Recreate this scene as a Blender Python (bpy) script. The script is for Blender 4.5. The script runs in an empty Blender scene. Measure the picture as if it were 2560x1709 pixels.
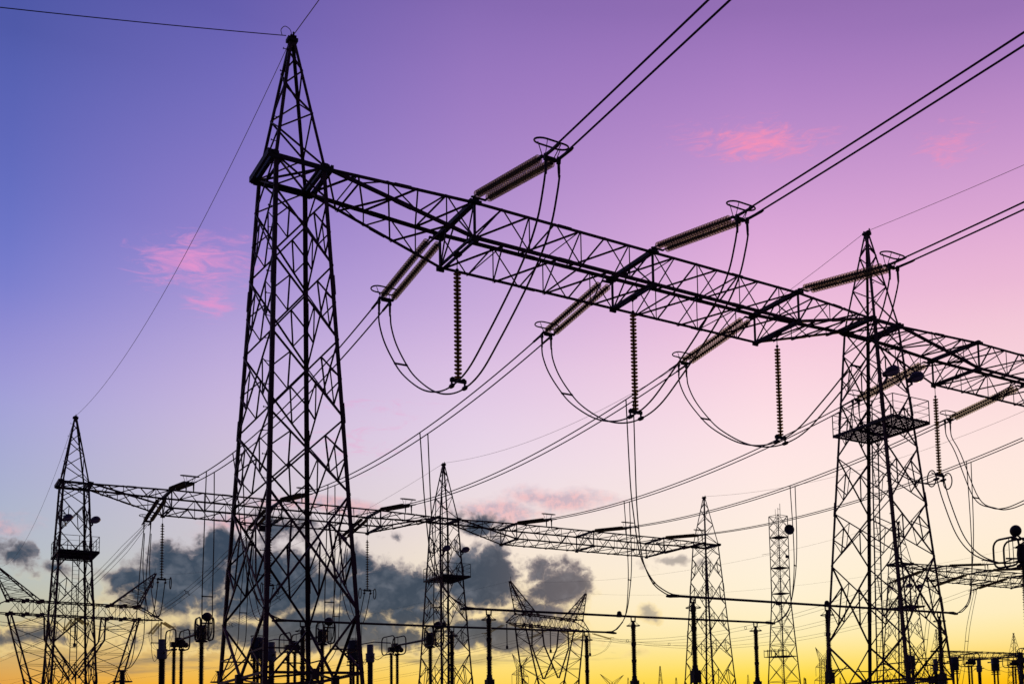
import bpy, math, random
from math import radians, sin, cos, pi, sqrt, atan2
from mathutils import Vector as V, Matrix

random.seed(7)
SC = bpy.context.scene
COL = SC.collection
GZ = -1.7                      # ground level; the camera's eye is the origin

# ------------------------------------------------------------------ camera
PSI, PIT, ROL = 0.6657, 0.1006, 0.0365
FPX, CX, CY = 2850.983, 1910.964, 1573.385      # calibrated on a 2560 x 1709 frame
cam = bpy.data.cameras.new('camera')
co = bpy.data.objects.new('camera', cam); COL.objects.link(co)
f0 = V((sin(PSI), cos(PSI), 0)); r0 = V((cos(PSI), -sin(PSI), 0)); u0 = V((0, 0, 1))
fw = f0*cos(PIT) + u0*sin(PIT); up = u0*cos(PIT) - f0*sin(PIT)
rt = r0*cos(ROL) - up*sin(ROL); up = up*cos(ROL) + r0*sin(ROL)
m = Matrix((rt, up, -fw)).transposed().to_4x4()
co.matrix_world = m
cam.sensor_width = 36; cam.lens = FPX/2560*36
cam.shift_x = -(CX-1280)/2560; cam.shift_y = (CY-854.5)/2560
cam.clip_end = 20000; cam.clip_start = .05
SC.camera = co
SC.view_settings.view_transform = 'Standard'; SC.view_settings.look = 'None'
SC.view_settings.exposure = 0; SC.view_settings.gamma = 1

# ------------------------------------------------------------------ sky (dusk)
def lin(c):
    return tuple(((x/255)/12.92 if x/255 <= .04045 else ((x/255+.055)/1.055)**2.4) for x in c) + (1,)
W = bpy.data.worlds.new("World"); SC.world = W; W.use_nodes = True
NT = W.node_tree; NT.nodes.clear()
class N:                        # tiny node helper
    @staticmethod
    def new(t, **k):
        n = NT.nodes.new(t)
        for a, b in k.items(): setattr(n, a, b)
        return n
def put(sock, v):
    if isinstance(v, bpy.types.NodeSocket): NT.links.new(v, sock)
    else: sock.default_value = v
def M(op, a, b=None, c=None, clamp=False):
    n = N.new('ShaderNodeMath', operation=op, use_clamp=clamp)
    for i, v in enumerate((a, b, c)):
        if v is not None: put(n.inputs[i], v)
    return n.outputs[0]
def MR(v, a, b, c=0., d=1., kind='SMOOTHSTEP'):
    n = N.new('ShaderNodeMapRange', interpolation_type=kind, clamp=True) if kind == 'LINEAR' else N.new('ShaderNodeMapRange', interpolation_type=kind)
    for i, x in enumerate((v, a, b, c, d)): put(n.inputs[i], x)
    return n.outputs[0]
def XYZ(a, b, c=0.):
    n = N.new('ShaderNodeCombineXYZ')
    for i, v in enumerate((a, b, c)): put(n.inputs[i], v)
    return n.outputs[0]
def VM(op, a, b=None):
    n = N.new('ShaderNodeVectorMath', operation=op)
    put(n.inputs[0], a)
    if b is not None: put(n.inputs[1], b)
    return n.outputs['Value'] if op == 'LENGTH' else n.outputs[0]
def MIX(f, a, b, blend='MIX'):
    n = N.new('ShaderNodeMix', data_type='RGBA', blend_type=blend)
    put(n.inputs[0], f); put(n.inputs[6], a); put(n.inputs[7], b)
    return n.outputs[2]
def NOISE(vec, scale, detail=6., rough=.55, dist=0., out=0):
    n = N.new('ShaderNodeTexNoise'); put(n.inputs['Vector'], vec)
    n.inputs['Scale'].default_value = scale; n.inputs['Detail'].default_value = detail
    n.inputs['Roughness'].default_value = rough; n.inputs['Distortion'].default_value = dist
    return n.outputs[out]
def RAMP(f, stops, kind='B_SPLINE'):
    n = N.new('ShaderNodeValToRGB'); r = n.color_ramp; r.interpolation = kind
    while len(r.elements) < len(stops): r.elements.new(.5)
    for e, (p, c) in zip(r.elements, stops): e.position = p; e.color = lin(c)
    put(n.inputs[0], f)
    return n.outputs[0]
tc = N.new('ShaderNodeTexCoord')
sx = N.new('ShaderNodeSeparateXYZ'); NT.links.new(tc.outputs['Generated'], sx.inputs[0])
AZ = M('MULTIPLY', M('ARCTAN2', sx.outputs[0], sx.outputs[1]), 57.29578)
EL = M('MULTIPLY', M('ARCSINE', sx.outputs[2]), 57.29578)
ELF = M('DIVIDE', EL, 45., clamp=True)
# sky colour against elevation, at five bearings (degrees from the conductors' bearing)
SKY = [
 (4,  [(0,(232,132,0)),(3.2,(236,158,44)),(4.6,(214,172,98)),(6.2,(196,188,150)),(8,(184,192,186)),(9.5,(178,188,200)),(12,(170,177,207)),(15.3,(164,162,218)),(17.6,(152,145,212)),(20.1,(122,127,207)),(23.2,(103,113,195)),(26.3,(94,102,184)),(29.7,(82,94,174)),(45,(46,50,120))]),
 (12.5, [(0,(240,146,0)),(3.4,(250,184,40)),(4.8,(238,194,104)),(6.4,(222,204,160)),(8,(210,206,190)),(10,(205,198,206)),(13,(206,196,212)),(15.9,(203,185,222)),(18.7,(186,168,218)),(21.4,(164,146,212)),(23.7,(148,130,205)),(27.9,(122,113,191)),(32.2,(102,97,180)),(45,(60,54,124))]),
 (24, [(0,(250,180,10)),(3.2,(255,214,84)),(4.6,(255,224,126)),(6.2,(254,232,172)),(8,(252,233,202)),(10,(246,230,214)),(12,(236,220,222)),(14.5,(234,218,234)),(18.7,(221,191,227)),(21.4,(201,173,220)),(25,(180,148,210)),(29.4,(160,126,196)),(34.1,(137,109,184)),(45,(80,64,134))]),
 (38.5, [(0,(252,190,4)),(3.2,(255,220,48)),(4.2,(255,228,112)),(5.4,(255,238,182)),(7.5,(255,242,214)),(11.1,(255,239,226)),(15.5,(255,227,231)),(18.9,(249,209,224)),(21.5,(238,190,221)),(24.4,(224,171,218)),(27.3,(202,153,209)),(30.8,(174,130,198)),(34.2,(153,114,185)),(45,(92,70,138))]),
 (50.5, [(0,(254,160,0)),(2.6,(255,192,10)),(3.4,(255,204,44)),(4.7,(255,230,150)),(6.1,(255,238,190)),(10.4,(255,238,220)),(14.5,(255,230,224)),(17.4,(250,214,220)),(19.9,(243,199,216)),(21.8,(237,186,214)),(25,(221,167,213)),(29.5,(184,136,198)),(33.2,(157,118,186)),(45,(98,74,142))]),
]
cols = [RAMP(ELF, [(e/45, c) for e, c in st]) for _, st in SKY]
sky = cols[0]
for i in range(1, 5):
    sky = MIX(MR(AZ, SKY[i-1][0], SKY[i][0], kind='LINEAR'), sky, cols[i])
# the half of the sky behind the camera is already dark
back = RAMP(ELF, [(0,(62,56,84)),(.3,(52,48,80)),(1,(36,34,70))])
away = MR(M('ABSOLUTE', M('SUBTRACT', AZ, 28.)), 45., 100.)
# ---- clouds, in (bearing, elevation) degrees
P0 = XYZ(AZ, EL, 0.)
wob = VM('SUBTRACT', NOISE(P0, .22, 4., .55, out=1), (.5, .5, .5))
P1 = VM('ADD', P0, VM('MULTIPLY', wob, (2.6, 1.5, 0.)))
def blobs(P, table):
    d = None
    for a, e, ra, re, s in table:
        v = VM('MULTIPLY', VM('SUBTRACT', P, (a, e, 0.)), (1/ra, 1/re, 0.))
        x = M('MULTIPLY', M('SUBTRACT', 1., VM('LENGTH', v)), s)
        if d is None: d = x
        else: d = M('SMOOTH_MAX', d, x, .15)
    return d
#@CLOUDS@
DARK = [(10.8,8.2,3.1,2.3,1.1),(12.3,9.6,2.0,1.3,1),(9.0,8.6,2.4,.6,.85),(14.9,8.2,4.4,2.5,1.1),(15.4,10.7,2.0,1.2,.7),(19.6,8.1,4.6,2.3,1.1),
        (24.3,8.6,2.9,2.6,1.1),(24.3,11.3,1.8,1.1,.7),(28.0,8.4,2.3,1.6,1.05),(26.6,6.9,2.6,1.0,.9),(16.1,5.8,9.8,1.15,1.05),(25.1,5.8,5.0,1.2,.95),(13.5,7.2,5.0,1.1,.9),(21.,6.9,4.5,.9,.8),
        (4.6,9.2,1.3,1.0,.75),(6.0,8.8,.9,.6,.7),(5.1,5.6,2.6,.8,.9),(19.7,10.7,1.3,.45,.36),(33.7,9.3,1.4,.36,.75),(32.0,6.9,.9,.6,.8),(32.2,9.0,1.0,.6,.5),(35.1,9.1,.9,.3,.45),(31.5,4.9,.8,.3,.6),(17.5,6.4,6.,.9,.9)]
fb = NOISE(VM('MULTIPLY', P0, (.8, 1.25, 1.)), .5, 10., .58, .15)
def billow(vec, scale, det, seed):              # rounded puffs with creases between them
    n = NOISE(VM('ADD', vec, (seed, seed*.7, 0.)), scale, det, .5, .1)
    return M('MULTIPLY', M('ABSOLUTE', M('SUBTRACT', n, .5)), 3.2)
P2 = VM('ADD', P0, VM('MULTIPLY', VM('SUBTRACT', NOISE(P0, 1.1, 5., .6, out=1), (.5, .5, .5)), (.9, .7, 0.)))
b1 = billow(P2, .55, 1., 3.); b2 = billow(P2, 1.25, 2., 11.); b3 = billow(P2, 2.8, 4., 23.)
fb2 = NOISE(P0, 2.2, 7., .64)
bd = blobs(P1, DARK)
dn = M('ADD', M('MULTIPLY', bd, 1.25), M('MULTIPLY', M('SUBTRACT', fb, .47), .95))
for b_, w_ in ((b1, .55), (b2, .34), (b3, .20)):
    dn = M('ADD', dn, M('MULTIPLY', M('SUBTRACT', b_, .36), w_))
flat = MR(M('ADD', EL, M('MULTIPLY', M('SUBTRACT', fb, .5), 1.2)), 4.5, 5.2)
dens = M('MULTIPLY', M('MULTIPLY', MR(dn, .06, .50), flat), MR(AZ, 28.8, 31.5, 1., .62))
inner = M('ADD', M('MULTIPLY', NOISE(VM('MULTIPLY', P2, (1., 1.3, 1.)), .5, 8., .6, .2), .75), M('MULTIPLY', b2, .22))
core = MIX(MR(inner, .34, .70), lin((46,64,84)), lin((98,106,120)))
core = MIX(MR(dn, .16, .66), MIX(MR(EL, 9.5, 6.), lin((158,146,150)), lin((196,172,136))), core)
core = MIX(M('MULTIPLY', MR(EL, 7.4, 4.8), .5), core, lin((122,114,104)))
core = MIX(M('MULTIPLY', MR(AZ, 23., 29.), .35), core, lin((150,130,124)))
# rosy veils just above the bank
VEIL = [(28.2,12.6,3.8,.85,.85),(25.4,11.8,2.8,.9,.75),(13.4,10.7,2.8,.7,.85),(16.6,11.9,3.4,.6,1.0),(4.6,10.2,1.8,.8,.5)]
vd = M('ADD', blobs(P1, VEIL), M('MULTIPLY', M('SUBTRACT', NOISE(VM('MULTIPLY', P0, (.6, 1.6, 1.)), .5, 8., .6, .3), .5), 1.8))
veil = M('MULTIPLY', MR(vd, -.02, .7), .62)
veilc = MIX(MR(fb2, .4, .62), lin((236,172,176)), lin((176,150,172)))
# small pink wisps high up
WISP = [(11.4,22.2,3.0,1.4,.95),(12.2,20.7,1.4,.7,.8),(38.6,29.0,4.4,1.1,1.0),(36.5,29.3,2.0,.5,.6),(48.9,28.2,2.0,.9,.7),(18.8,16.6,2.4,.4,.4),(18.6,14.8,1.6,.8,.3)]
PW = XYZ(M('ADD', AZ, M('MULTIPLY', EL, .0)), M('SUBTRACT', EL, M('MULTIPLY', AZ, .06)), 0.)
wd = M('ADD', blobs(P1, WISP), M('MULTIPLY', M('SUBTRACT', NOISE(VM('MULTIPLY', PW, (.6, 2.4, 1.)), .85, 11., .70, 1.2), .5), 3.4))
wisp = M('MULTIPLY', MR(wd, .0, 1.35), MR(AZ, 20., 49., .80, .78))
wispc = MIX(MR(AZ, 8., 38.), lin((236,150,206)), lin((255,146,180)))
# low glowing band at the left
GLOW = [(9.,2.7,9.,1.35,1.3)]
gd = M('MULTIPLY', MR(M('ADD', blobs(P1, GLOW), M('MULTIPLY', M('SUBTRACT', NOISE(VM('MULTIPLY', P0, (.25, 2., 1.)), .8, 5.), .5), .7)), .12, .62), .92)
sky = MIX(gd, sky, lin((255,184,0)))
STREAK = [(9.,4.7,7.,.8,.9),(22.5,4.6,6.,.7,.8),(29.,5.2,3.,.5,.5)]
sk = M('ADD', blobs(P1, STREAK), M('MULTIPLY', M('SUBTRACT', NOISE(VM('MULTIPLY', P0, (.35, 3., 1.)), .7, 7., .6, .4), .5), 2.2))
sky = MIX(M('MULTIPLY', MR(sk, .2, .95), .62), sky, lin((124,114,104)))
sky = MIX(veil, sky, veilc)
sky = MIX(wisp, sky, wispc)
rim = M('MULTIPLY', M('MULTIPLY', MR(dn, -.12, .12), MR(dn, .5, .16)), M('MULTIPLY', MR(EL, 9., 5.5), MR(EL, 4.3, 5.)))
sky = MIX(M('MULTIPLY', rim, .55), sky, lin((250,220,150)))
sky = MIX(M('MULTIPLY', dens, .97), sky, core)
sky = MIX(away, sky, back)
bg = N.new('ShaderNodeBackground'); NT.links.new(sky, bg.inputs[0]); bg.inputs[1].default_value = 1.
wo = N.new('ShaderNodeOutputWorld'); NT.links.new(bg.outputs[0], wo.inputs[0])

# the sun is right down on the horizon, beyond the right edge of the frame
sl = bpy.data.lights.new('sun', 'SUN'); sl.energy = .5; sl.angle = radians(.6); sl.color = (1, .62, .28)
so = bpy.data.objects.new('sun', sl); COL.objects.link(so)
sd = V((sin(radians(50))*cos(radians(1.5)), cos(radians(50))*cos(radians(1.5)), sin(radians(1.5))))
so.rotation_euler = sd.to_track_quat('Z', 'Y').to_euler()

# ------------------------------------------------------------------ materials
def mat(name, c, rough=.6, metal=0., var=.25, scale=3., trans=0., ior=1.45, bump=0.):
    m = bpy.data.materials.new(name); m.use_nodes = True
    nt = m.node_tree; b = nt.nodes['Principled BSDF']
    b.inputs['Roughness'].default_value = rough; b.inputs['Metallic'].default_value = metal
    b.inputs['Transmission Weight'].default_value = trans; b.inputs['IOR'].default_value = ior
    t = nt.nodes.new('ShaderNodeTexCoord'); n = nt.nodes.new('ShaderNodeTexNoise')
    n.inputs['Scale'].default_value = scale; n.inputs['Detail'].default_value = 5
    nt.links.new(t.outputs['Object'], n.inputs['Vector'])
    r = nt.nodes.new('ShaderNodeValToRGB')
    r.color_ramp.elements[0].position = .3; r.color_ramp.elements[1].position = .72
    r.color_ramp.elements[0].color = tuple(x*(1-var) for x in c) + (1,)
    r.color_ramp.elements[1].color = tuple(x*(1+var) for x in c) + (1,)
    nt.links.new(n.outputs[0], r.inputs[0]); nt.links.new(r.outputs[0], b.inputs['Base Color'])
    if bump:
        bp = nt.nodes.new('ShaderNodeBump'); bp.inputs['Strength'].default_value = bump
        nt.links.new(n.outputs[0], bp.inputs['Height']); nt.links.new(bp.outputs[0], b.inputs['Normal'])
    return m
STEEL = mat('weathered_steel', (.075,.038,.042), .7, .2, .4, 2.)
STEEL2 = mat('dark_steel', (.04,.032,.034), .65, .2, .35, 2.)
CABLE = mat('aluminium_cable', (.05,.036,.034), .65, .3, .2, 6.)
def glass_mat(name, c0, c1, tint, glow, clear):
    m = bpy.data.materials.new(name); m.use_nodes = True; nt = m.node_tree
    b = nt.nodes['Principled BSDF']; out = nt.nodes['Material Output']
    t = nt.nodes.new('ShaderNodeTexCoord'); n = nt.nodes.new('ShaderNodeTexNoise'); n.inputs['Scale'].default_value = 9
    nt.links.new(t.outputs['Object'], n.inputs['Vector'])
    r = nt.nodes.new('ShaderNodeValToRGB'); r.color_ramp.elements[0].color = c0+(1,); r.color_ramp.elements[1].color = c1+(1,)
    nt.links.new(n.outputs[0], r.inputs[0]); nt.links.new(r.outputs[0], b.inputs['Base Color']); b.inputs['Roughness'].default_value = .25
    tr = nt.nodes.new('ShaderNodeBsdfTransparent'); tr.inputs[0].default_value = tint+(1,)
    tl = nt.nodes.new('ShaderNodeBsdfTranslucent'); tl.inputs[0].default_value = glow+(1,)
    m1 = nt.nodes.new('ShaderNodeMixShader'); m1.inputs[0].default_value = .5
    nt.links.new(b.outputs[0], m1.inputs[1]); nt.links.new(tl.outputs[0], m1.inputs[2])
    m2 = nt.nodes.new('ShaderNodeMixShader'); m2.inputs[0].default_value = clear
    nt.links.new(m1.outputs[0], m2.inputs[1]); nt.links.new(tr.outputs[0], m2.inputs[2]); nt.links.new(m2.outputs[0], out.inputs[0])
    return m
GLASS = glass_mat('insulator_glass', (.08,.07,.045), (.16,.15,.10), (.90,.87,.74), (.40,.38,.27), .70)
RIM = glass_mat('insulator_rim', (.05,.042,.028), (.09,.08,.05), (.7,.66,.5), (.18,.165,.11), .28)
AMBER = glass_mat('amber_glass', (.03,.022,.012), (.06,.045,.025), (.62,.5,.3), (.16,.115,.05), .26)
PORC = mat('brown_porcelain', (.035,.018,.012), .45, 0, .3, 4.)
GREY = mat('grey_enamel', (.14,.16,.19), .5, 0, .12, 3.)
DRUM = mat('dark_enamel', (.045,.05,.06), .5, 0, .2, 3.)
LAMPG = mat('lamp_glass', (.30,.26,.30), .25, 0, .1, 3.)
LAMPB = mat('lamp_casing', (.09,.08,.10), .5, .2, .2, 4.)
CONC = mat('concrete', (.32,.31,.29), .9, 0, .2, 5., bump=.2)
GRAVEL = mat('gravel', (.16,.15,.13), .95, 0, .45, 2., bump=.5)

# ------------------------------------------------------------------ mesh builder
def perp(d):
    a = V((0, 0, 1)) if abs(d.z) < .9 else V((1, 0, 0))
    x = d.cross(a).normalized(); return x, d.cross(x).normalized()
class MB:
    def __init__(s): s.v = []; s.f = []; s.smooth = False
    def add(s, vs, fs):
        o = len(s.v); s.v += [tuple(p) for p in vs]; s.f += [tuple(i+o for i in f) for f in fs]; return s
    def bar(s, a, b, w, h=None, n=None):           # plain rectangular bar
        a = V(a); b = V(b); d = b-a
        if d.length < 1e-5: return s
        d.normalize(); h = h or w
        if n is None: x, y = perp(d)
        else:
            y = V(n); y = (y-d*y.dot(d)); y = y.normalized() if y.length > 1e-4 else perp(d)[1]
            x = d.cross(y)
        x = x*w/2; y = y*h/2
        c = [p+i*x+j*y for p in (a, b) for i, j in ((-1,-1),(1,-1),(1,1),(-1,1))]
        return s.add(c, [(0,3,2,1),(4,5,6,7),(0,1,5,4),(1,2,6,5),(2,3,7,6),(3,0,4,7)])
    def ang(s, a, b, w, d1, d2, t=None):           # rolled L angle, flanges along d1 and d2
        a = V(a); b = V(b); d = (b-a)
        if d.length < 1e-5: return s
        d.normalize(); t = t or w*.13
        d1 = V(d1); d1 = (d1-d*d1.dot(d)).normalized()
        d2 = V(d2); d2 = (d2-d*d2.dot(d)-d1*d2.dot(d1)).normalized()
        pr = [(0,0),(w,0),(w,t),(t,t),(t,w),(0,w)]
        vs = [p+d1*x+d2*y for p in (a, b) for x, y in pr]
        fs = [(i, (i+1) % 6, (i+1) % 6+6, i+6) for i in range(6)] + [(5,4,3,0),(3,2,1,0),(9,10,11,6),(6,7,8,9)]
        return s.add(vs, fs)
    def brace(s, a, b, w, n):                      # L angle lying in the face with outward normal n
        a = V(a); b = V(b); d = (b-a).normalized(); n = V(n)
        x = d.cross(n).normalized(); off = x*(-w/2)
        return s.ang(a+off, b+off, w, x, -n, w*.16)
    def tube(s, pts, r, k=6, closed=False):
        pts = [V(p) for p in pts]; n = len(pts); o = len(s.v); px = None
        for i, p in enumerate(pts):
            q0 = pts[i-1] if (i or closed) else p; q1 = pts[(i+1) % n] if (i < n-1 or closed) else p
            d = (q1-q0).normalized()
            if px is None: px = perp(d)[0]
            px = (px-d*px.dot(d)).normalized(); py = d.cross(px)
            rr = r[i] if isinstance(r, (list, tuple)) else r
            for j in range(k):
                t = 2*pi*j/k; s.v.append(tuple(p+px*rr*cos(t)+py*rr*sin(t)))
        for i in range(n if closed else n-1):
            a = o+i*k; b = o+((i+1) % n)*k
            for j in range(k): s.f.append((a+j, a+(j+1) % k, b+(j+1) % k, b+j))
        if not closed:
            s.f.append(tuple(o+j for j in reversed(range(k)))); s.f.append(tuple(o+(n-1)*k+j for j in range(k)))
        s.smooth = True
        return s
    def lathe(s, prof, at=(0,0,0), ax=(0,0,1), k=14, closed=False):
        at = V(at); ax = V(ax).normalized(); x, y = perp(ax); o = len(s.v); n = len(prof)
        for r, z in prof:
            for j in range(k):
                t = 2*pi*j/k; s.v.append(tuple(at+ax*z+x*r*cos(t)+y*r*sin(t)))
        for i in range(n-1 if not closed else n):
            a = o+i*k; b = o+((i+1) % n)*k
            for j in range(k): s.f.append((a+j, b+j, b+(j+1) % k, a+(j+1) % k))
        if not closed:
            s.f.append(tuple(o+j for j in range(k))); s.f.append(tuple(o+(n-1)*k+j for j in reversed(range(k))))
        s.smooth = True
        return s
    def box(s, c, sz, rz=0.):
        c = V(c); x = V((cos(rz), sin(rz), 0))*sz[0]/2; y = V((-sin(rz), cos(rz), 0))*sz[1]/2; z = V((0, 0, sz[2]/2))
        vs = [c+i*x+j*y+k*z for k in (-1, 1) for i, j in ((-1,-1),(1,-1),(1,1),(-1,1))]
        return s.add(vs, [(0,3,2,1),(4,5,6,7),(0,1,5,4),(1,2,6,5),(2,3,7,6),(3,0,4,7)])
    def sphere(s, c, r, k=16):
        return s.lathe([(max(r*sin(pi*i/12), r*.02), -r*cos(pi*i/12)) for i in range(13)], c, (0,0,1), k)
    def ring(s, c, r, rt, ax=(0,0,1), k=28, rk=6, sx=1., sy=1., xa=None):
        ax = V(ax).normalized(); x, y = perp(ax)
        if xa is not None: x = V(xa).normalized(); y = ax.cross(x)
        return s.tube([V(c)+x*r*sx*cos(2*pi*i/k)+y*r*sy*sin(2*pi*i/k) for i in range(k)], rt, rk, True)
    def build(s, name, material, parent=None):
        me = bpy.data.meshes.new(name); me.from_pydata(s.v, [], s.f)
        if s.smooth:
            me.polygons.foreach_set('use_smooth', [True]*len(me.polygons))
            me.set_sharp_from_angle(angle=radians(40)) if hasattr(me, 'set_sharp_from_angle') else None
        me.materials.append(material); me.update()
        o = bpy.data.objects.new(name, me); COL.objects.link(o)
        if parent: o.parent = parent
        return o
def tag(o, label, cat, group=None):
    o['label'] = label; o['category'] = cat
    if group: o['group'] = group
    return o
def thing(name, label, cat, loc=(0,0,0), group=None, rz=0.):
    o = bpy.data.objects.new(name, None); COL.objects.link(o); o.empty_display_size = .3
    o.location = loc; o.rotation_euler = (0, 0, rz)
    return tag(o, label, cat, group)
def dup(root, label, loc=None, rz=None, mw=None, skip=()):
    r = root.copy(); COL.objects.link(r); r['label'] = label
    if loc is not None: r.location = loc
    if rz is not None: r.rotation_euler = (0, 0, rz)
    for ch in list(root.children):
        if ch.name.split('.')[0] in skip: continue
        c = ch.copy(); COL.objects.link(c); c.parent = r
        for g in list(ch.children):
            d = g.copy(); COL.objects.link(d); d.parent = c
    return r
def lerp(a, b, t): return V(a)*(1-t)+V(b)*t
def spline(pts, n=8):                              # Catmull-Rom through pts
    pts = [V(p) for p in pts]; out = []
    q = [pts[0]*2-pts[1]]+pts+[pts[-1]*2-pts[-2]]
    for i in range(1, len(q)-2):
        for j in range(n):
            t = j/n; a, b, c, d = q[i-1:i+3]
            out.append(.5*((2*b)+(c-a)*t+(2*a-5*b+4*c-d)*t*t+(3*b-a-3*c+d)*t**3))
    return out+[pts[-1]]
def catenary(a, b, sag, n=24):
    return [lerp(a, b, i/n)-V((0, 0, 4*sag*(i/n)*(1-i/n))) for i in range(n+1)]

# ------------------------------------------------------------------ ground
g = MB(); R = 9000
ringv = [(R*cos(2*pi*i/64), R*sin(2*pi*i/64), GZ) for i in range(64)]
g.add(ringv, [tuple(range(64))])
o = g.build('ground', GRAVEL); o['kind'] = 'structure'

# ================================================================== lattice gantry
XA, YA, RR, SP = 11.027, 40.1006, 54.5397, 28.0
HP, HW, HB = 25.6982, 20.6336, 19.1765
WX, WY, WB, TX, TY = .8458, 1.1326, 1.6458, .0395, .1
D = [6.117, 13.9716, 21.838]
H0 = HW-GZ                                   # waist height above ground
def half(z):                                 # half widths at height z above ground
    return WX+TX*(H0-z), WY+TY*(H0-z)
SG = [(-1,-1),(1,-1),(1,1),(-1,1)]
def corners(z):
    a, b = half(z); return [V((i*a, j*b, z)) for i, j in SG]
FN = [V((0,-1,0)), V((1,0,0)), V((0,1,0)), V((-1,0,0))]     # face normals: face i joins corner i and i+1

def xpanel(mb, a0, a1, b0, b1, n, w, redundant=True):
    """X brace between legs a (bottom a0, top a1) and b, with redundants as on the photo"""
    mb.brace(a0, b1, w, n); mb.brace(b0, a1, w, n)
    if redundant:
        for p0, p1, q0, q1 in ((a0, a1, b0, b1), (b0, b1, a0, a1)):
            lo = lerp(p0, q1, .26); hi = lerp(p1, q0, .26); md = lerp(p0, p1, .5)
            mb.brace(md, lo, w*.8, n); mb.brace(md, hi, w*.8, n); mb.brace(lo, hi, w*.8, n)

def make_tower():
    root = thing('lattice_tower', '', 'lattice tower', (0,0,0), 'lattice towers of the switchyard gantries')
    zt = HP-GZ
    wc = corners(H0); bc = corners(0)
    apx = [V((i*.10, j*.10, zt-.12)) for i, j in SG]
    for i, (sx_, sy_) in enumerate(SG):
        mb = MB()
        mb.ang(bc[i], wc[i], .135, (-sx_, 0, 0), (0, -sy_, 0))
        mb.ang(wc[i], apx[i], .10, (-sx_, 0, 0), (0, -sy_, 0))
        for z in (2.6, 7.8, 13.0, 17.6):      # bolted splices
            c = lerp(bc[i], wc[i], z/H0); d = lerp(bc[i], wc[i], (z+.7)/H0)
            mb.ang(c+V((sx_*.02, sy_*.02, 0)), d+V((sx_*.02, sy_*.02, 0)), .15, (-sx_, 0, 0), (0, -sy_, 0))
        if i == 0:
            for k in range(1, 56):            # climbing bolts
                p = lerp(bc[i], wc[i], k/56) if k < 56 else None
                dr = V((-1, 0, 0)) if k % 2 else V((0, -1, 0))
                mb.bar(p, p+dr*.17, .022); mb.bar(p+dr*.16, p+dr*.18, .05)
            for k in range(1, 10):
                p = lerp(wc[i], apx[i], k/10); dr = V((-1, 0, 0)) if k % 2 else V((0, -1, 0))
                mb.bar(p, p+dr*.17, .022); mb.bar(p+dr*.16, p+dr*.18, .05)
        mb.build('leg', STEEL, root)
    # body bracing
    lv = [z-GZ for z in (HW, 19.43, 16.97, 14.26, 11.45, 8.82, 4.83, 2.81)]+[0]
    mb = MB()
    for k in range(len(lv)-1):
        T_, B_ = corners(lv[k]), corners(lv[k+1])
        for i in range(4):
            j = (i+1) % 4; n = FN[i]
            if k == 0: xpanel(mb, B_[i], T_[i], B_[j], T_[j], n, .055, False)
            elif k < 6: xpanel(mb, B_[i], T_[i], B_[j], T_[j], n, .058 if k < 5 else .068)
            elif k == 6:
                md = lerp(B_[i], B_[j], .5)
                mb.brace(T_[i], md, .075, n); mb.brace(T_[j], md, .075, n)
                mb.brace(B_[i], B_[j], .09, n); mb.brace(md, lerp(B_[j], B_[(i+2) % 4], .5), .06, (0,0,1))
                mb.box(md+V((0,0,-.05)), (.22, .22, .34))
                for p, q in ((i, j), (j, i)):
                    h = lerp(T_[p], B_[p], .62); mb.brace(h, lerp(T_[p], md, .62), .05, n)
                    mb.brace(B_[p], lerp(T_[p], md, .55), .05, n)
            else:
                md = lerp(T_[i], T_[j], .5)
                mb.brace(B_[i], md, .075, n); mb.brace(B_[j], md, .075, n)
                for p in (i, j):
                    mb.brace(lerp(B_[p], T_[p], .5), lerp(B_[p], md, .5), .05, n)
    mb.build('bracing', STEEL, root)
    # peak bracing (single zigzag on each side)
    mb = MB(); fr = [0, .22, .42, .6, .76, .9, 1]
    for i in range(4):
        j = (i+1) % 4
        for k in range(6):
            a, b = (i, j) if (k+i) % 2 else (j, i)
            mb.brace(lerp(wc[a], apx[a], fr[k]), lerp(wc[b], apx[b], fr[k+1]), .055, FN[i])
    mb.build('peak_bracing', STEEL, root)
    # waist frame that carries the beam
    mb = MB(); e = WX+.2
    for s in (-1, 1):
        mb.ang((-e, s*WY, H0), (e, s*WY, H0), .16, (0, 0, -1), (0, -s, 0))
        mb.bar((-e, s*(WY+.03), H0-.08), (e, s*(WY+.03), H0-.08), .05, .17)
        mb.bar((s*WX, -WY-.1, H0+.02), (s*WX, WY+.1, H0+.02), .12, .14)
        mb.bar((s*(WX-.22), -WY-.1, H0-.12), (s*(WX-.22), WY+.1, H0-.12), .07)
        mb.bar((s*e, -WY-.1, H0-.02), (s*e, WY+.1, H0-.02), .09, .2)
        mb.bar((-WX, s*WY, H0-.03), (WX, -s*WY, H0-.03), .06)
        for q in (-1, 1): mb.box((s*WX, q*(WY+.02), H0-.05), (.26, .04, .3))
    mb.build('waist_frame', STEEL2, root)
    mb = MB().box((0, 0, zt-.1), (.34, .34, .12)); mb.box((0, 0, zt-.02), (.2, .44, .06))
    mb.bar((0, -.2, zt), (0, -.2, zt+.12), .05); mb.bar((0, .2, zt), (0, .2, zt+.12), .05)
    mb.build('cap_plate', STEEL2, root)
    for i in range(4):
        MB().box(bc[i]+V((0, 0, .1)), (.9, .9, .45)).build('footing', CONC, root)
    return root
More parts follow.
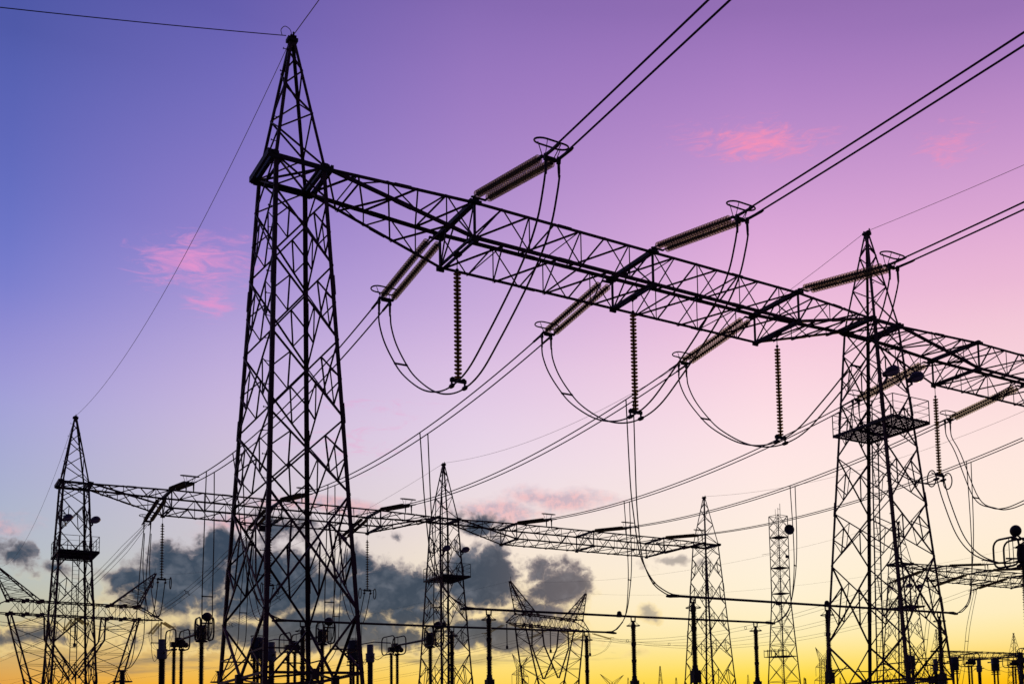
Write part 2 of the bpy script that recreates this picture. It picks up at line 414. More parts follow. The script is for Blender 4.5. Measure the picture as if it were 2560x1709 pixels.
def add_platform(root, ysgn=-1):
    zp = 15.45-GZ; x0, x1, y0, y1 = -1.08, 1.38, -2.35, 2.0
    mb = MB()
    for y in (y0, -.9, .5, y1): mb.bar((x0, y, zp-.05), (x1, y, zp-.05), .07, .1)
    for x in (x0, x1): mb.bar((x, y0, zp-.06), (x, y1, zp-.06), .08, .13)
    nb = 27
    for i in range(nb): 
        y = y0+(y1-y0)*(i+.5)/nb; mb.bar((x0, y, zp+.02), (x1, y, zp+.02), .06, .03)
    for i in range(7):
        x = x0+(x1-x0)*(i+.5)/7; mb.bar((x, y0, zp+.035), (x, y1, zp+.035), .02, .03)
    for s in (-1, 1):
        mb.bar((s*1.0, -1.6, zp-.1), (s*1.02, -1.75, zp-.75), .05)
    pl = mb.build('platform', STEEL2, root)
    rl = MB(); h = 1.05
    P = [V((x0, y1, zp)), V((x0, y0, zp)), V((x1, y0, zp)), V((x1, y1, zp))]
    for a, b in zip(P, P[1:]+P[:1]):
        for t in (h, h*.66, h*.33): rl.bar(a+V((0,0,t)), b+V((0,0,t)), .032 if t == h else .018)
        k = max(2, int((b-a).length/1.1))
        for i in range(k+1): q = lerp(a, b, i/k); rl.bar(q, q+V((0,0,h)), .036)
    rl.build('railing', STEEL2, pl)
    mb = MB()
    for x in (.05, .5): mb.bar((x, .95, 0), (x*.9+.05, .4, zp), .05)
    for i in range(58):
        t = (i+.5)/58; mb.bar(lerp((.05,.95,0), (.095,.4,zp), t), lerp((.5,.95,0), (.5,.4,zp), t), .022)
    mb.build('ladder', STEEL2, root)
    for lx in (-.68, 1.02):
        zl = 17.75-GZ; yl = -1.62; o = V((lx+.16, yl-.24, zl+.02))
        d = V((.52, -.83, .16)).normalized(); sd_ = V((0,0,1)).cross(d).normalized(); u = d.cross(sd_)
        b = MB(); b.bar((lx*.85, -1.35, zl-.45), (lx, yl, zl-.25), .07); b.bar((lx, yl, zl-.3), o-d*.3, .09); b.tube([o-d*.50, o-d*.34], [.10, .15], 10)
        gl = MB()
        for mb, c, sg, k in ((b, .31, 1, 1.), (gl, .21, -1, .93)):
            n1, n2 = 14, 8; st = len(mb.v)
            for i in range(n1+1):              # half-ellipsoid: hood above, glass bowl below
                t = pi*i/n1; rr = sin(t)**.75 if 0 < i < n1 else .02
                for q in range(n2+1):
                    a = pi*q/n2; mb.v.append(tuple(o-d*.37*k*cos(t)+sd_*.25*k*rr*cos(a)+u*(sg*c*rr*sin(a))))
            for i in range(n1):
                for q in range(n2): a0 = st+i*(n2+1)+q; mb.f.append((a0, a0+1, a0+n2+2, a0+n2+1))
            mb.smooth = True
        rim = [o-d*.37*cos(2*pi*i/24)+sd_*.25*sin(2*pi*i/24) for i in range(24)]; b.tube(rim, .025, 6, True)
        f = b.build('floodlight', LAMPB, root); gl.build('lens', LAMPG, f)
    return root

def make_beam():
    """28 m lattice beam between two towers, origin under the left tower's axis at ground level"""
    root = thing('lattice_beam', '', 'lattice beam', (0,0,0), 'lattice beams of the switchyard gantries')
    zt, zb = HW-GZ, HB-GZ
    x0, x1 = WX+.05, SP-WX-.05
    def sec(x):                                # half width, bottom z at x
        d = D[0]; e = SP-D[2]
        if x < d: t = (x-x0)/(d-x0)
        elif x > D[2]: t = (x1-x)/(x1-D[2])
        else: t = 1
        t = max(0, min(1, t))
        return WY+(WB-WY)*t, zt-.06+(zb-zt+.06)*t
    def pt(x, s, top):
        w, z = sec(x); return V((x, s*w, zt if top else z))
    brk = [x0, D[0], D[2], x1]
    for s in (-1, 1):
        for top in (True, False):
            mb = MB()
            for a, b in zip(brk, brk[1:]):
                mb.ang(pt(a, s, top), pt(b, s, top), .125 if top else .12, (0, 0, -1 if top else 1), (0, -s, 0))
            for x in (3.2, 9.6, 18.1, 24.2):
                mb.ang(pt(x, s, top)+V((0, s*.015, .015 if top else -.015)), pt(x+.6, s, top)+V((0, s*.015, .015 if top else -.015)), .14, (0, 0, -1 if top else 1), (0, -s, 0))
            mb.build('chord', STEEL, root)
    mb = MB()
    iv = [(x0, D[0], 5), (D[0], D[1], 7), (D[1], D[2], 7), (D[2], x1, 5)]
    for q, (a, b, n) in enumerate(iv):
        X = [a+(b-a)*k/n for k in range(n+1)]
        for k in range(n):
            for s in (-1, 1):                  # warren on the two upright faces
                t0 = (k+q+(s > 0)) % 2 == 0
                mb.brace(pt(X[k], s, t0), pt(X[k+1], s, not t0), .06, (0, s, 0))
                if k and k % 2 == 0: mb.brace(pt(X[k], s, True), pt(X[k], s, False), .05, (0, s, 0))
            for top in (True, False):          # plan bracing
                sg = 1 if ((k+q) % 2 == 0) == top else -1
                mb.brace(pt(X[k], sg, top), pt(X[k+1], -sg, top), .06, (0, 0, 1))
                if k % 3 == 1: mb.brace(pt(X[k], sg, top), pt(X[k], -sg, top), .05, (0, 0, 1))
    mb.build('bracing', STEEL, root)
    for d in D:
        mb = MB()
        w, z = sec(d)
        mb.bar((d, -w-.12, zt-.03), (d, w+.12, zt-.03), .2, .16)
        for q in (-.1, .1): mb.bar((d+q, -w-.03, z+.02), (d+q, w+.03, z+.02), .07, .1)
        for s in (-1, 1):
            mb.bar((d, s*w, z), (d, s*w, zt), .08)
            mb.bar((d, s*w, z), (d, 0, zt), .05)
            mb.box((d, s*(w+.05), zt-.06), (.46, .22, .1))
            mb.box((d, s*w, z), (.3, .1, .2))
        mb.box((d, 0, z), (.3, .3, .12))
        mb.build('crosspiece', STEEL2, root)
    return root

tw = make_tower()
TWR = {}
first = True
tower_spots = [
 ('A', XA, YA, 0, 'tallest and nearest lattice tower with pointed peak, left end of the near gantry'),
 ('B', XA+SP, YA, 1, 'near gantry lattice tower with platform and floodlights, standing right of centre'),
 ('F', XA+2*SP, YA, 0, 'lattice tower at the far right end of the near gantry, out beyond the picture edge'),
 ('C', XA, YA+RR, 1, 'lattice tower at the left end of the second gantry, with platform, ladder and two floodlights'),
 ('D', XA+SP, YA+RR, 1, 'middle lattice tower of the second gantry, with platform, against the dark cloud bank'),
 ('E', XA+2*SP, YA+RR, 0, 'lattice tower without platform closing the right end of the second gantry'),
 ('G', XA+3*SP, YA+RR, 1, 'distant lattice tower seen through the legs of the near platform tower'),
 ('H', XA+4*SP, YA+RR, 0, 'lattice tower at the right end of the third gantry, beyond the picture edge'),
 ('I', 197.6, 186., 0, 'small far lattice tower behind the near platform tower, left end of the farthest gantry'),
 ('J', 225.6, 186., 0, 'small far lattice tower with its peak showing over the lowest beam at far right'),
]
plat_proto = None
for key, x, y, plat, lab in tower_spots:
    if not plat:
        if first: t = tw; t.location = (x, y, GZ); t['label'] = lab; first = False
        else: t = dup(tw, lab, (x, y, GZ))
    elif plat_proto is None:
        t = dup(tw, lab, (x, y, GZ)); add_platform(t); plat_proto = t
    else: t = dup(plat_proto, lab, (x, y, GZ))
    TWR[key] = t
bm = make_beam()
beam_spots = [(XA, YA, 'near lattice beam joining the tallest tower to the platform tower, hung with three strings'),
 (XA+SP, YA, 'near lattice beam leaving the platform tower towards the right picture edge'),
 (XA, YA+RR, 'left lattice beam of the second gantry, passing behind the tallest tower'),
 (XA+SP, YA+RR, 'right lattice beam of the second gantry, between the middle tower and the bare end tower'),
 (XA+3*SP, YA+RR, 'distant lattice beam of the third gantry at right, with strings on both sides'),
 (197.6, 186., 'tiny farthest lattice beam low at the right, left of the small far peak'),
 (225.6, 186., 'tiny farthest lattice beam low at the right, right of the small far peak')]
for i, (x, y, lab) in enumerate(beam_spots):
    if i == 0: b = bm; b.location = (x, y, GZ); b['label'] = lab
    else: b = dup(bm, lab, (x, y, GZ))
    if i == 2:                                  # small plate hung below the beam's second crosspiece
        sp = MB(); sp.box((D[1]-.55, 1.0, HB-GZ-.42), (.95, .04, .5)); sp.bar((D[1]-.9, 1.0, HB-GZ-.2), (D[1]-.9, 1.0, HB-GZ+.05), .03); sp.bar((D[1]-.2, 1.0, HB-GZ-.2), (D[1]-.2, 1.0, HB-GZ+.05), .03)
        sp.build('sign_plate', STEEL2, b)

# ================================================================== insulators
XP = [XA+d for d in D]+[XA+SP+d for d in D]+[XA+3*SP+d for d in D]
def disc_mesh(mats):
    mb = MB().lathe([(.030,-.075),(.045,-.07),(.048,-.035),(.075,-.03),(.132,.003),(.150,.026),(.146,.040),(.10,.030),(.085,.040),(.05,.032),(.020,.045),(.020,.08)], (0,0,0), (0,0,1), 18)
    me = bpy.data.meshes.new('disc'); me.from_pydata(mb.v, [], mb.f)
    me.polygons.foreach_set('use_smooth', [True]*len(me.polygons))
    for q in mats: me.materials.append(q)
    if len(mats) > 1:
        for p in me.polygons:
            k = p.index//18
            if k in (4, 5): p.material_index = 1
            elif k < 3 or k > 8: p.material_index = 2
    me.update()
    return me
DISC = disc_mesh((GLASS, RIM, STEEL2)); DISCV = disc_mesh((AMBER,))
def disc(parent, loc, ax, me=None):
    o = bpy.data.objects.new('disc', me or DISC); COL.objects.link(o); o.parent = parent
    o.location = loc; o.rotation_euler = V(ax).to_track_quat('Z', 'Y').to_euler()
def racetrack(mb, c, hx, hy, r, n=8):           # racetrack in the local x-y plane, long along y
    pts = []
    for s, a0 in ((1, 0), (-1, pi)):
        for i in range(n+1):
            t = a0+pi*i/n; pts.append(V(c)+V((hx*cos(t), s*(hy-hx)+hx*sin(t), 0)))
    return mb.tube(pts, r, 6, True)
LS, ND = 5.95, 28
def hardware(root, up=.11, dn=.16, L=LS):
    mb = MB(); mb.bar((0,0,-.05), (.28,0,-.03), .06); mb.box((.3, 0, 0), (.12, .58, .05))
    for s in (-.23, .23): mb.bar((.3, s, 0), (.62, s, 0), .045)
    mb.build('yoke_plate', STEEL2, root)
    mb = MB(); mb.box((L, 0, 0), (.16, .66, .06)); mb.box((L+.05, 0, -.02), (.1, .4, .14))
    for s in (-.23, .23): mb.bar((L-.25, s, 0), (L+.02, s, 0), .05)
    mb.build('yoke_plate', STEEL2, root)
    mb = MB(); racetrack(mb, (L+.1, 0, .46), .29, .60, .032)
    for x, y in ((-.15,-.42),(-.15,.42),(.2,-.25),(.2,.25)): mb.bar((L, y*.6, .02), (L+.1+x, y, .46), .022)
    mb.build('corona_ring', STEEL2, root)
    for s in (-.24, .24):
        x0 = L+.08; k = up
        mb = MB(); mb.tube([(x0, s, 0), (x0+.12, s, 0), (x0+.16, s, .0), (x0+1.0, s, k*.84), (x0+1.12, s, k*.96)], [.03,.03,.055,.05,.03], 8)
        mb.build('dead_end_clamp', CABLE, root)
        mb = MB(); mb.box((L+.22, s, -.06), (.13, .1, .22)); mb.tube([(L+.22, s, -.1), (L+.22+dn*.4, s, -.42), (L+.22+dn*.62, s, -.64)], [.052, .050, .036], 8)
        mb.build('jumper_terminal', CABLE, root)
def make_tension(up=.11, dn=.16):
    root = thing('tension_insulator', '', 'insulator', (0,0,0), 'twin glass tension insulator strings of the near gantry')
    hardware(root, up, dn)
    for s in (-.23, .23):
        st = MB().tube([(.6, s, 0), (LS-.2, s, 0)], .028, 6).build('insulator_string', STEEL2, root)
        for i in range(ND):
            disc(st, (.74+(LS-1.05)*i/(ND-1), s, 0), (-1, 0, 0))
    return root
def make_tension_far():
    root = thing('tension_insulator', '', 'insulator', (0,0,0), 'twin tension insulator strings of the second gantry')
    hardware(root, 0., .12)
    pr = []
    for i in range(ND):
        z = .66+(LS-1.02)*i/ND; pr += [(.045, z), (.06, z+.05), (.148, z+.085), (.13, z+.105), (.05, z+.11)]
    for s in (-.23, .23):
        MB().lathe(pr, (0, s, 0), (1,0,0), 9).build('insulator_string', RIM, root)
    return root
def aim(root, at, end):
    at = V(at); d = (V(end)-at).normalized(); y = V((0, 0, 1)).cross(d).normalized(); z = d.cross(y)
    root.matrix_world = Matrix((d, y, z)).transposed().to_4x4()
    root.location = at
TN = make_tension(); TM = make_tension(0., .10); TF = make_tension_far()
used = {'n': False, 'm': False, 'f': False}
ORD = ['first', 'second', 'third']
tens_ends = {}
def tension(row, side, k, label):
    near = side < 0
    y0 = (YA if row == 1 else YA+RR)+side*(WB+.1); z0 = HW-.02
    drop = .98 if near and row == 1 else (.62 if row == 1 else .72)
    dy = sqrt(LS*LS-drop*drop)
    pr, kk = ((TN, 'n') if near else (TM, 'm')) if row == 1 else (TF, 'f')
    if not used[kk]: t = pr; used[kk] = True; t['label'] = label
    else: t = dup(pr, label)
    at = V((XP[k], y0, z0)); d = V((0, side*dy, -drop)).normalized()
    aim(t, at, at+d)
    tens_ends[(row, side, k)] = at+d*(LS+.22)
    return t
for k in range(3): tension(1, -1, k, f'twin glass insulator string above the near beam, {ORD[k]} crosspiece from the tallest tower')
for k in range(3): tension(1, 1, k, f'twin glass insulator string sloping below the near beam, {ORD[k]} crosspiece from the tallest tower')
tension(1, 1, 3, 'twin glass insulator string crossing behind the platform tower, just above its platform')
tension(1, 1, 4, 'twin glass insulator string sloping down below the near beam at the right picture edge')
for k in range(6):
    tension(2, -1, k, f'dark insulator string above the second gantry, {ORD[k%3]} crosspiece of its ' + ('left beam' if k < 3 else 'right beam'))
for k in range(3):
    tension(2, 1, k, f'pale twin insulator string hanging behind the second gantry, {ORD[k]} crosspiece of its left beam')
for k in range(6, 9):
    tension(2, -1, k, f'distant horizontal insulator string above the third gantry beam, {ORD[k-6]} crosspiece from its tower')
    tension(2, 1, k, f'distant insulator string sloping left below the third gantry beam, {ORD[k-6]} crosspiece from its tower')

# suspension strings that hold the jumpers
def sus_head(root, zt, ring=False):
    mb = MB(); mb.bar((0,0,0), (0,0,-.62), .025); mb.sphere((0,0,-.66), .07, 8); mb.bar((0,0,-.1), (0,0,-.2), .07)
    mb.build('hanger', STEEL2, root)
    mb = MB(); z = zt
    mb.box((0,0,z), (.64,.1,.13)); mb.sphere((-.22,0,z+.04), .09, 8); mb.sphere((.22,0,z+.04), .09, 8)
    for s in (-.26, .26):
        mb.bar((s,0,z), (s,0,z-.2), .06); mb.tube([(s,-.2,z-.23),(s,-.08,z-.24),(s,.08,z-.24),(s,.2,z-.23)], [.05,.085,.085,.05], 8)
    mb.build('clamp_yoke', STEEL2, root)
    if ring:
        for s in (-.62, .62):
            r = MB().ring((s, 0, z-.25), .42, .035, (1,0,0), 24, 6, .75, 1.05); r.bar((s*.4,0,z), (s,0,z+.08), .04)
            r.build('corona_ring', STEEL2, root)
def make_sus(row, k, label, ring=False, first=[None]):
    y = (YA+(1.55 if k == 3 else 0)) if row == 1 else YA+RR+WB
    root = thing('suspension_insulator', label, 'insulator', (XP[k], y, HB+.02 if row == 1 else HW-1.4), 'vertical insulator strings holding jumper loops')
    zt = -5.03 if row == 1 else -4.95
    sus_head(root, zt, ring)
    st = MB().tube([(0,0,-.6), (0,0,zt+.05)], .028, 6).build('insulator_string', STEEL2, root)
    n = 27 if row == 1 else 20
    if row == 1:
        for i in range(n): disc(st, (0, 0, -.85-(abs(zt)-.97)*i/(n-1)), (0,0,1), DISCV)
    else:
        pr = []
        for i in range(n):
            z = -.8-(abs(zt)-.95)*i/(n-1); pr += [(.04,z+.08),(.06,z+.04),(.15,z),(.14,z-.02),(.05,z-.02)]
        MB().lathe(pr, (0,0,0), (0,0,1), 10).build('sheds', AMBER, st)
    return root
for k in range(3): make_sus(1, k, f'vertical insulator string hanging from the near beam at its {ORD[k]} crosspiece from the left')
make_sus(1, 3, 'vertical insulator string with two loop rings, hanging just right of the platform tower', True)
for k in range(3): make_sus(2, k, f'small ringed vertical insulator string behind the second gantry, {ORD[k]} crosspiece of its left beam', True)

# ================================================================== conductors
def twin(name, label, cat, paths, group, r=.033, spacers=(), pre=None):
    root = thing(name, label, cat, (0,0,0), group)
    p0 = V(paths[0][0]); root.location = p0
    for p in paths:
        MB().tube([V(q)-p0 for q in p], r, 6).build('conductor', CABLE, root)
    for t in spacers:
        i = int(t*(len(paths[0])-1)); a, b = V(paths[0][i])-p0, V(paths[1][min(i, len(paths[1])-1)])-p0
        mb = MB().bar(a, b, .06, .07); d = (V(paths[0][min(i+1, len(paths[0])-1)])-V(paths[0][i-1])).normalized()*.06
        for q in (a, b): mb.tube([q-d, q+d], .045, 6)
        mb.build('spacer', STEEL2, root)
    return root
def off(p, dx): return [V(q)+V((dx, 0, 0)) for q in p]
HS = .24
# near spans, over the camera
for k in range(3):
    a = tens_ends[(1, -1, k)]
    b = V((XP[k], -32., 21.6))
    p = catenary(a, b, (.3, .73, 1.06)[k], 26)
    twin('conductor_span', f'twin conductor span from the {ORD[k]} crosspiece of the near beam up past the frame edge', 'power line', [off(p, -HS), off(p, HS)], 'twin conductors running over the camera')
# spans between the two gantries
midlab = ['first (leftmost)', 'second', 'third', 'fourth', 'fifth', 'sixth (rightmost)']
midspan = {}
for k in range(6):
    a = tens_ends.get((1, 1, k)) or V((XP[k], YA+WB+6.5, 19.98))
    b = tens_ends[(2, -1, k)]
    p = catenary(a, b, 1.05, 30); midspan[k] = p
    twin('conductor_span', f'{midlab[k]} twin conductor span from the near gantry down to the second gantry', 'power line', [off(p, -HS), off(p, HS)], 'twin conductors between the two gantries')
    if k == 5:
        pass
# jumper loops
J_near = [(32.43,19.36),(32.44,18.55),(32.85,17.7),(33.5,16.98),(34.35,16.36),(35.4,15.72),(37.0,14.87),(38.6,14.14),(40.1,13.9)]
J_far = [(47.82,19.6),(47.88,18.85),(47.35,17.95),(46.4,16.9),(45.2,15.85),(43.3,14.72),(41.65,14.12),(40.1,13.9)]
for k in range(3):
    a, b = tens_ends[(1,-1,k)], tens_ends[(1,1,k)]
    zc = HB+.02-5.03-.24
    pts = [(XP[k], a.y, a.z-.56)]+[(XP[k], y, z) for y, z in J_near[1:-1]]+[(XP[k], YA, zc)]+[(XP[k], y, z) for y, z in reversed(J_far[1:-1])]+[(XP[k], b.y, b.z-.56)]
    p = spline(pts, 6); n = len(p)
    twin('jumper_loop', f'twin jumper loop hanging under the near beam at its {ORD[k]} crosspiece', 'jumper cable', [off(p, -HS-.02), off(p, HS+.02)], 'jumper loops under the near beam', .034, (.30, .78))
# bay two: jumper of the fourth phase drops to the disconnector at the right edge
b = tens_ends[(1, 1, 3)]
zc = HB+.02-5.03-.24
p = spline([(XP[3], b.y, b.z-.56), (XP[3],47.88,18.85), (XP[3],47.3,17.9), (XP[3],45.4,15.6), (XP[3],43.8,14.4), (XP[3],42.6,13.9), (XP[3],YA+1.55,zc)], 6)
twin('jumper_loop', 'twin jumper loop hanging behind the platform tower and ending at the ringed vertical string', 'jumper cable', [off(p,-HS), off(p,HS)], 'jumper loops under the near beam', .034, (.5,))
p = spline([(XP[3],YA+1.5,zc), (XP[3],41.25,12.7), (XP[3],40.45,10.75), (XP[3],39.5,9.6), (XP[3],38.3,8.95), (XP[3],37.4,8.75), (XP[3],36.6,8.85)], 6)
twin('dropper_cable', 'twin dropper curving from the ringed vertical string to the disconnector at the right edge', 'dropper cable', [off(p,-HS-.04), off(p,HS+.04)], None, .034, (.66,))
b = tens_ends[(1, 1, 4)]
p = spline([(XP[4], b.y, b.z-.56), (XP[4],47.88,18.85), (XP[4],47.25,17.7), (XP[4],45.96,14.6), (XP[4],44.63,13.72), (XP[4],43.6,13.5), (XP[4],42.3,13.65), (XP[4],YA,14.1)], 6)
twin('jumper_loop', 'twin jumper loop hanging at the right picture edge, right of the ringed vertical string', 'jumper cable', [off(p,-HS), off(p,HS)], 'jumper loops under the near beam', .034, (.45,))
make_sus(1, 4, 'vertical insulator string at the far right, beyond the picture edge, holding the last jumper loop')

# ------------------------------------------------------------------ tubular busbars on posts
BY = [74., 63.5, 53.3]; BZ = 8.62
BUS = [(19.7, 43.6), (27.5, 50.5), (35.3, 58.5)]
buslab = ['farthest', 'middle', 'nearest']
for i in range(3):
    x0, x1 = BUS[i]; z = BZ+(.2 if i == 0 else .06 if i == 1 else -.06)
    root = thing('busbar', f'{buslab[i]} of the three long tubular busbars on post insulators', 'busbar', (x0, BY[i], z), 'tubular busbars')
    L = x1-x0
    MB().tube([(0,0,0), (L*.5,0,-.02), (L,0,0)], .075, 10).build('bus_tube', CABLE, root)
    for e, s in ((0, -1), (L, 1)):
        mb = MB().tube([(e-s*.5,0,0),(e-s*.1,0,0),(e+s*.1,0,-.03),(e+s*.35,0,-.05)], [.085,.11,.10,.06], 10)
        mb.build('end_connector', STEEL2, root)
    for px in ([1.1, 11., 21.4], [1.4, 11.5, 21.5], [1.4, 11.4, 21.6])[i]:
        pass
    bx = ([L*.45], [L*.455], [L*.5])[i][0]
    mb = MB().sphere((bx, 0, .15), .155); mb.box((bx, 0, 0), (.3,.2,.2)); mb.build('clamp_ball', STEEL2, root)
def shed_profile(z0, z1, rc, rs, pitch):
    n = max(3, int((z1-z0)/pitch)); pr = []
    for i in range(n):
        z = z0+(z1-z0)*i/n; h = (z1-z0)/n
        pr += [(rc, z), (rs if i % 2 == 0 else rs*.86, z+h*.40), (rs if i % 2 == 0 else rs*.86, z+h*.52), (rc, z+h*.78)]
    return pr+[(rc, z1)]
def make_post():
    root = thing('post_insulator', '', 'post insulator', (0,0,0), 'post insulators under the tubular busbars')
    g0 = -GZ
    mb = MB()
    for i, j in SG: mb.ang((i*.2, j*.2, 0), (i*.2, j*.2, 4.5+g0), .09, (-i,0,0), (0,-j,0))
    for k in range(8):
        z = (4.5+g0)*k/8; z2 = (4.5+g0)*(k+1)/8
        for (a, b, n) in (((-.2,-.2),(.2,-.2),(0,-1,0)), ((.2,-.2),(.2,.2),(1,0,0)), ((.2,.2),(-.2,.2),(0,1,0)), ((-.2,.2),(-.2,-.2),(-1,0,0))):
            mb.brace((a[0],a[1],z), (b[0],b[1],z2), .06, n)
    mb.box((0,0,4.15+g0), (.44,.44,.7)); mb.lathe([(.2,0),(.19,.1),(.13,.22)], (0,0,4.48+g0), (0,0,1), 12); mb.box((0,0,.08), (.9,.9,.3))
    mb.build('pedestal', STEEL2, root)
    zs = [4.66, 5.75, 6.85, 7.98]
    for a, b in zip(zs, zs[1:]):
        mb = MB().lathe([(.17,a+g0),(.17,a+.09+g0)]+shed_profile(a+.09+g0, b-.09+g0, .115, .185, .075)+[(.16,b-.09+g0),(.16,b+g0)], (0,0,0), (0,0,1), 14)
        mb.build('insulator_unit', PORC, root)
    mb = MB().lathe([(.16,7.98),(.15,8.12),(.1,8.2),(.1,8.4)], (0,0,g0), (0,0,1), 12); mb.bar((-.14,0,8.36+g0), (-.16,0,8.68+g0), .06); mb.bar((.14,0,8.36+g0), (.16,0,8.68+g0), .06); mb.bar((-.17,0,8.38+g0), (.17,0,8.38+g0), .08)
    mb.build('bus_clamp', STEEL2, root)
    mb = MB().ring((0,0,8.08+g0), .42, .03, (0,0,1), 28, 6)
    for t in range(4): mb.bar((.42*cos(t*pi/2+.6), .42*sin(t*pi/2+.6), 8.08+g0), (.08*cos(t*pi/2+.6), .08*sin(t*pi/2+.6), 8.38+g0), .02)
    mb.build('corona_ring', STEEL2, root)
    return root
pp = make_post(); fp = True
for i, xs in enumerate(([21.2,31.0,41.4],[28.93,39.0,49.08],[36.76,46.9,57.0])):
    for j, x in enumerate(xs):
        lab = f'{["left","middle","right"][j]} brown post insulator under the {buslab[i]} tubular busbar'
        loc = (x, BY[i], GZ+(.12 if i == 0 else 0 if i == 1 else -.12)-.02)
        if fp: pp.location = loc; pp['label'] = lab; fp = False
        else: dup(pp, lab, loc)
# droppers from the spans to the busbars
def wire_at(k, y):
    p = midspan[k]
    for a, b in zip(p, p[1:]):
        if a.y <= y <= b.y: return lerp(a, b, (y-a.y)/(b.y-a.y))
drops = [
 (0, 73.6, [(17.32,17.3),(17.5,14.6),(17.8,11.95),(18.36,10.1),(19.0,9.2),(19.7,8.82)], 'far busbar, inside the tallest tower'),
 (1, 63.5, [(25.25,14.1),(25.6,11.0),(26.4,9.5),(27.2,8.9),(27.6,8.7)], 'middle busbar, passing the middle tower'),
 (2, 53.3, [(32.95,14.9),(33.06,12.97),(33.29,11.0),(33.6,10.05),(34.15,9.2),(34.85,8.75),(35.4,8.57)], 'nearest busbar, left of centre right'),
 (3, 74., [(45.28,14.6),(45.15,12.2),(44.8,10.2),(44.1,9.2),(43.5,8.85)], 'far busbar at its right end'),
 (4, 63.5, [(53.04,14.8),(52.85,12.2),(52.3,9.95),(51.4,8.95),(50.5,8.66)], 'middle busbar, beside the telecom mast'),
 (5, 53.3, [(60.84,14.7),(60.64,12.2),(60.2,9.7),(59.3,8.75),(58.5,8.52)], 'nearest busbar, right of the platform tower')]
dl = ['long twin dropper feeding the left end of the farthest busbar, seen inside the tallest tower',
      'long twin dropper feeding the left end of the middle busbar, seen through the middle tower',
      'long twin dropper curving into the left end of the nearest busbar',
      'long twin dropper reaching the right end of the farthest busbar',
      'long twin dropper reaching the right end of the middle busbar beside the telecom mast',
      'long twin dropper reaching the right end of the nearest busbar, right of the platform tower']
for k, y, pts, _ in drops:
    top = wire_at(k, y)
    p = spline([(XP[k], y, top.z)]+[(x, y, z) for x, z in pts], 6)
    tops = HS if k < 6 else 0
    a = [V(q)+V((-HS*(1-i/len(p)), -.0-.2*min(1, i/len(p)*1.3), 0)) for i, q in enumerate(p)]
    b = [V(q)+V((HS*(1-i/len(p)), .2*min(1, i/len(p)*1.3), 0)) for i, q in enumerate(p)]
    twin('dropper_cable', dl[k], 'dropper cable', [a, b], 'twin droppers feeding the busbars', .034, (.34, .72))

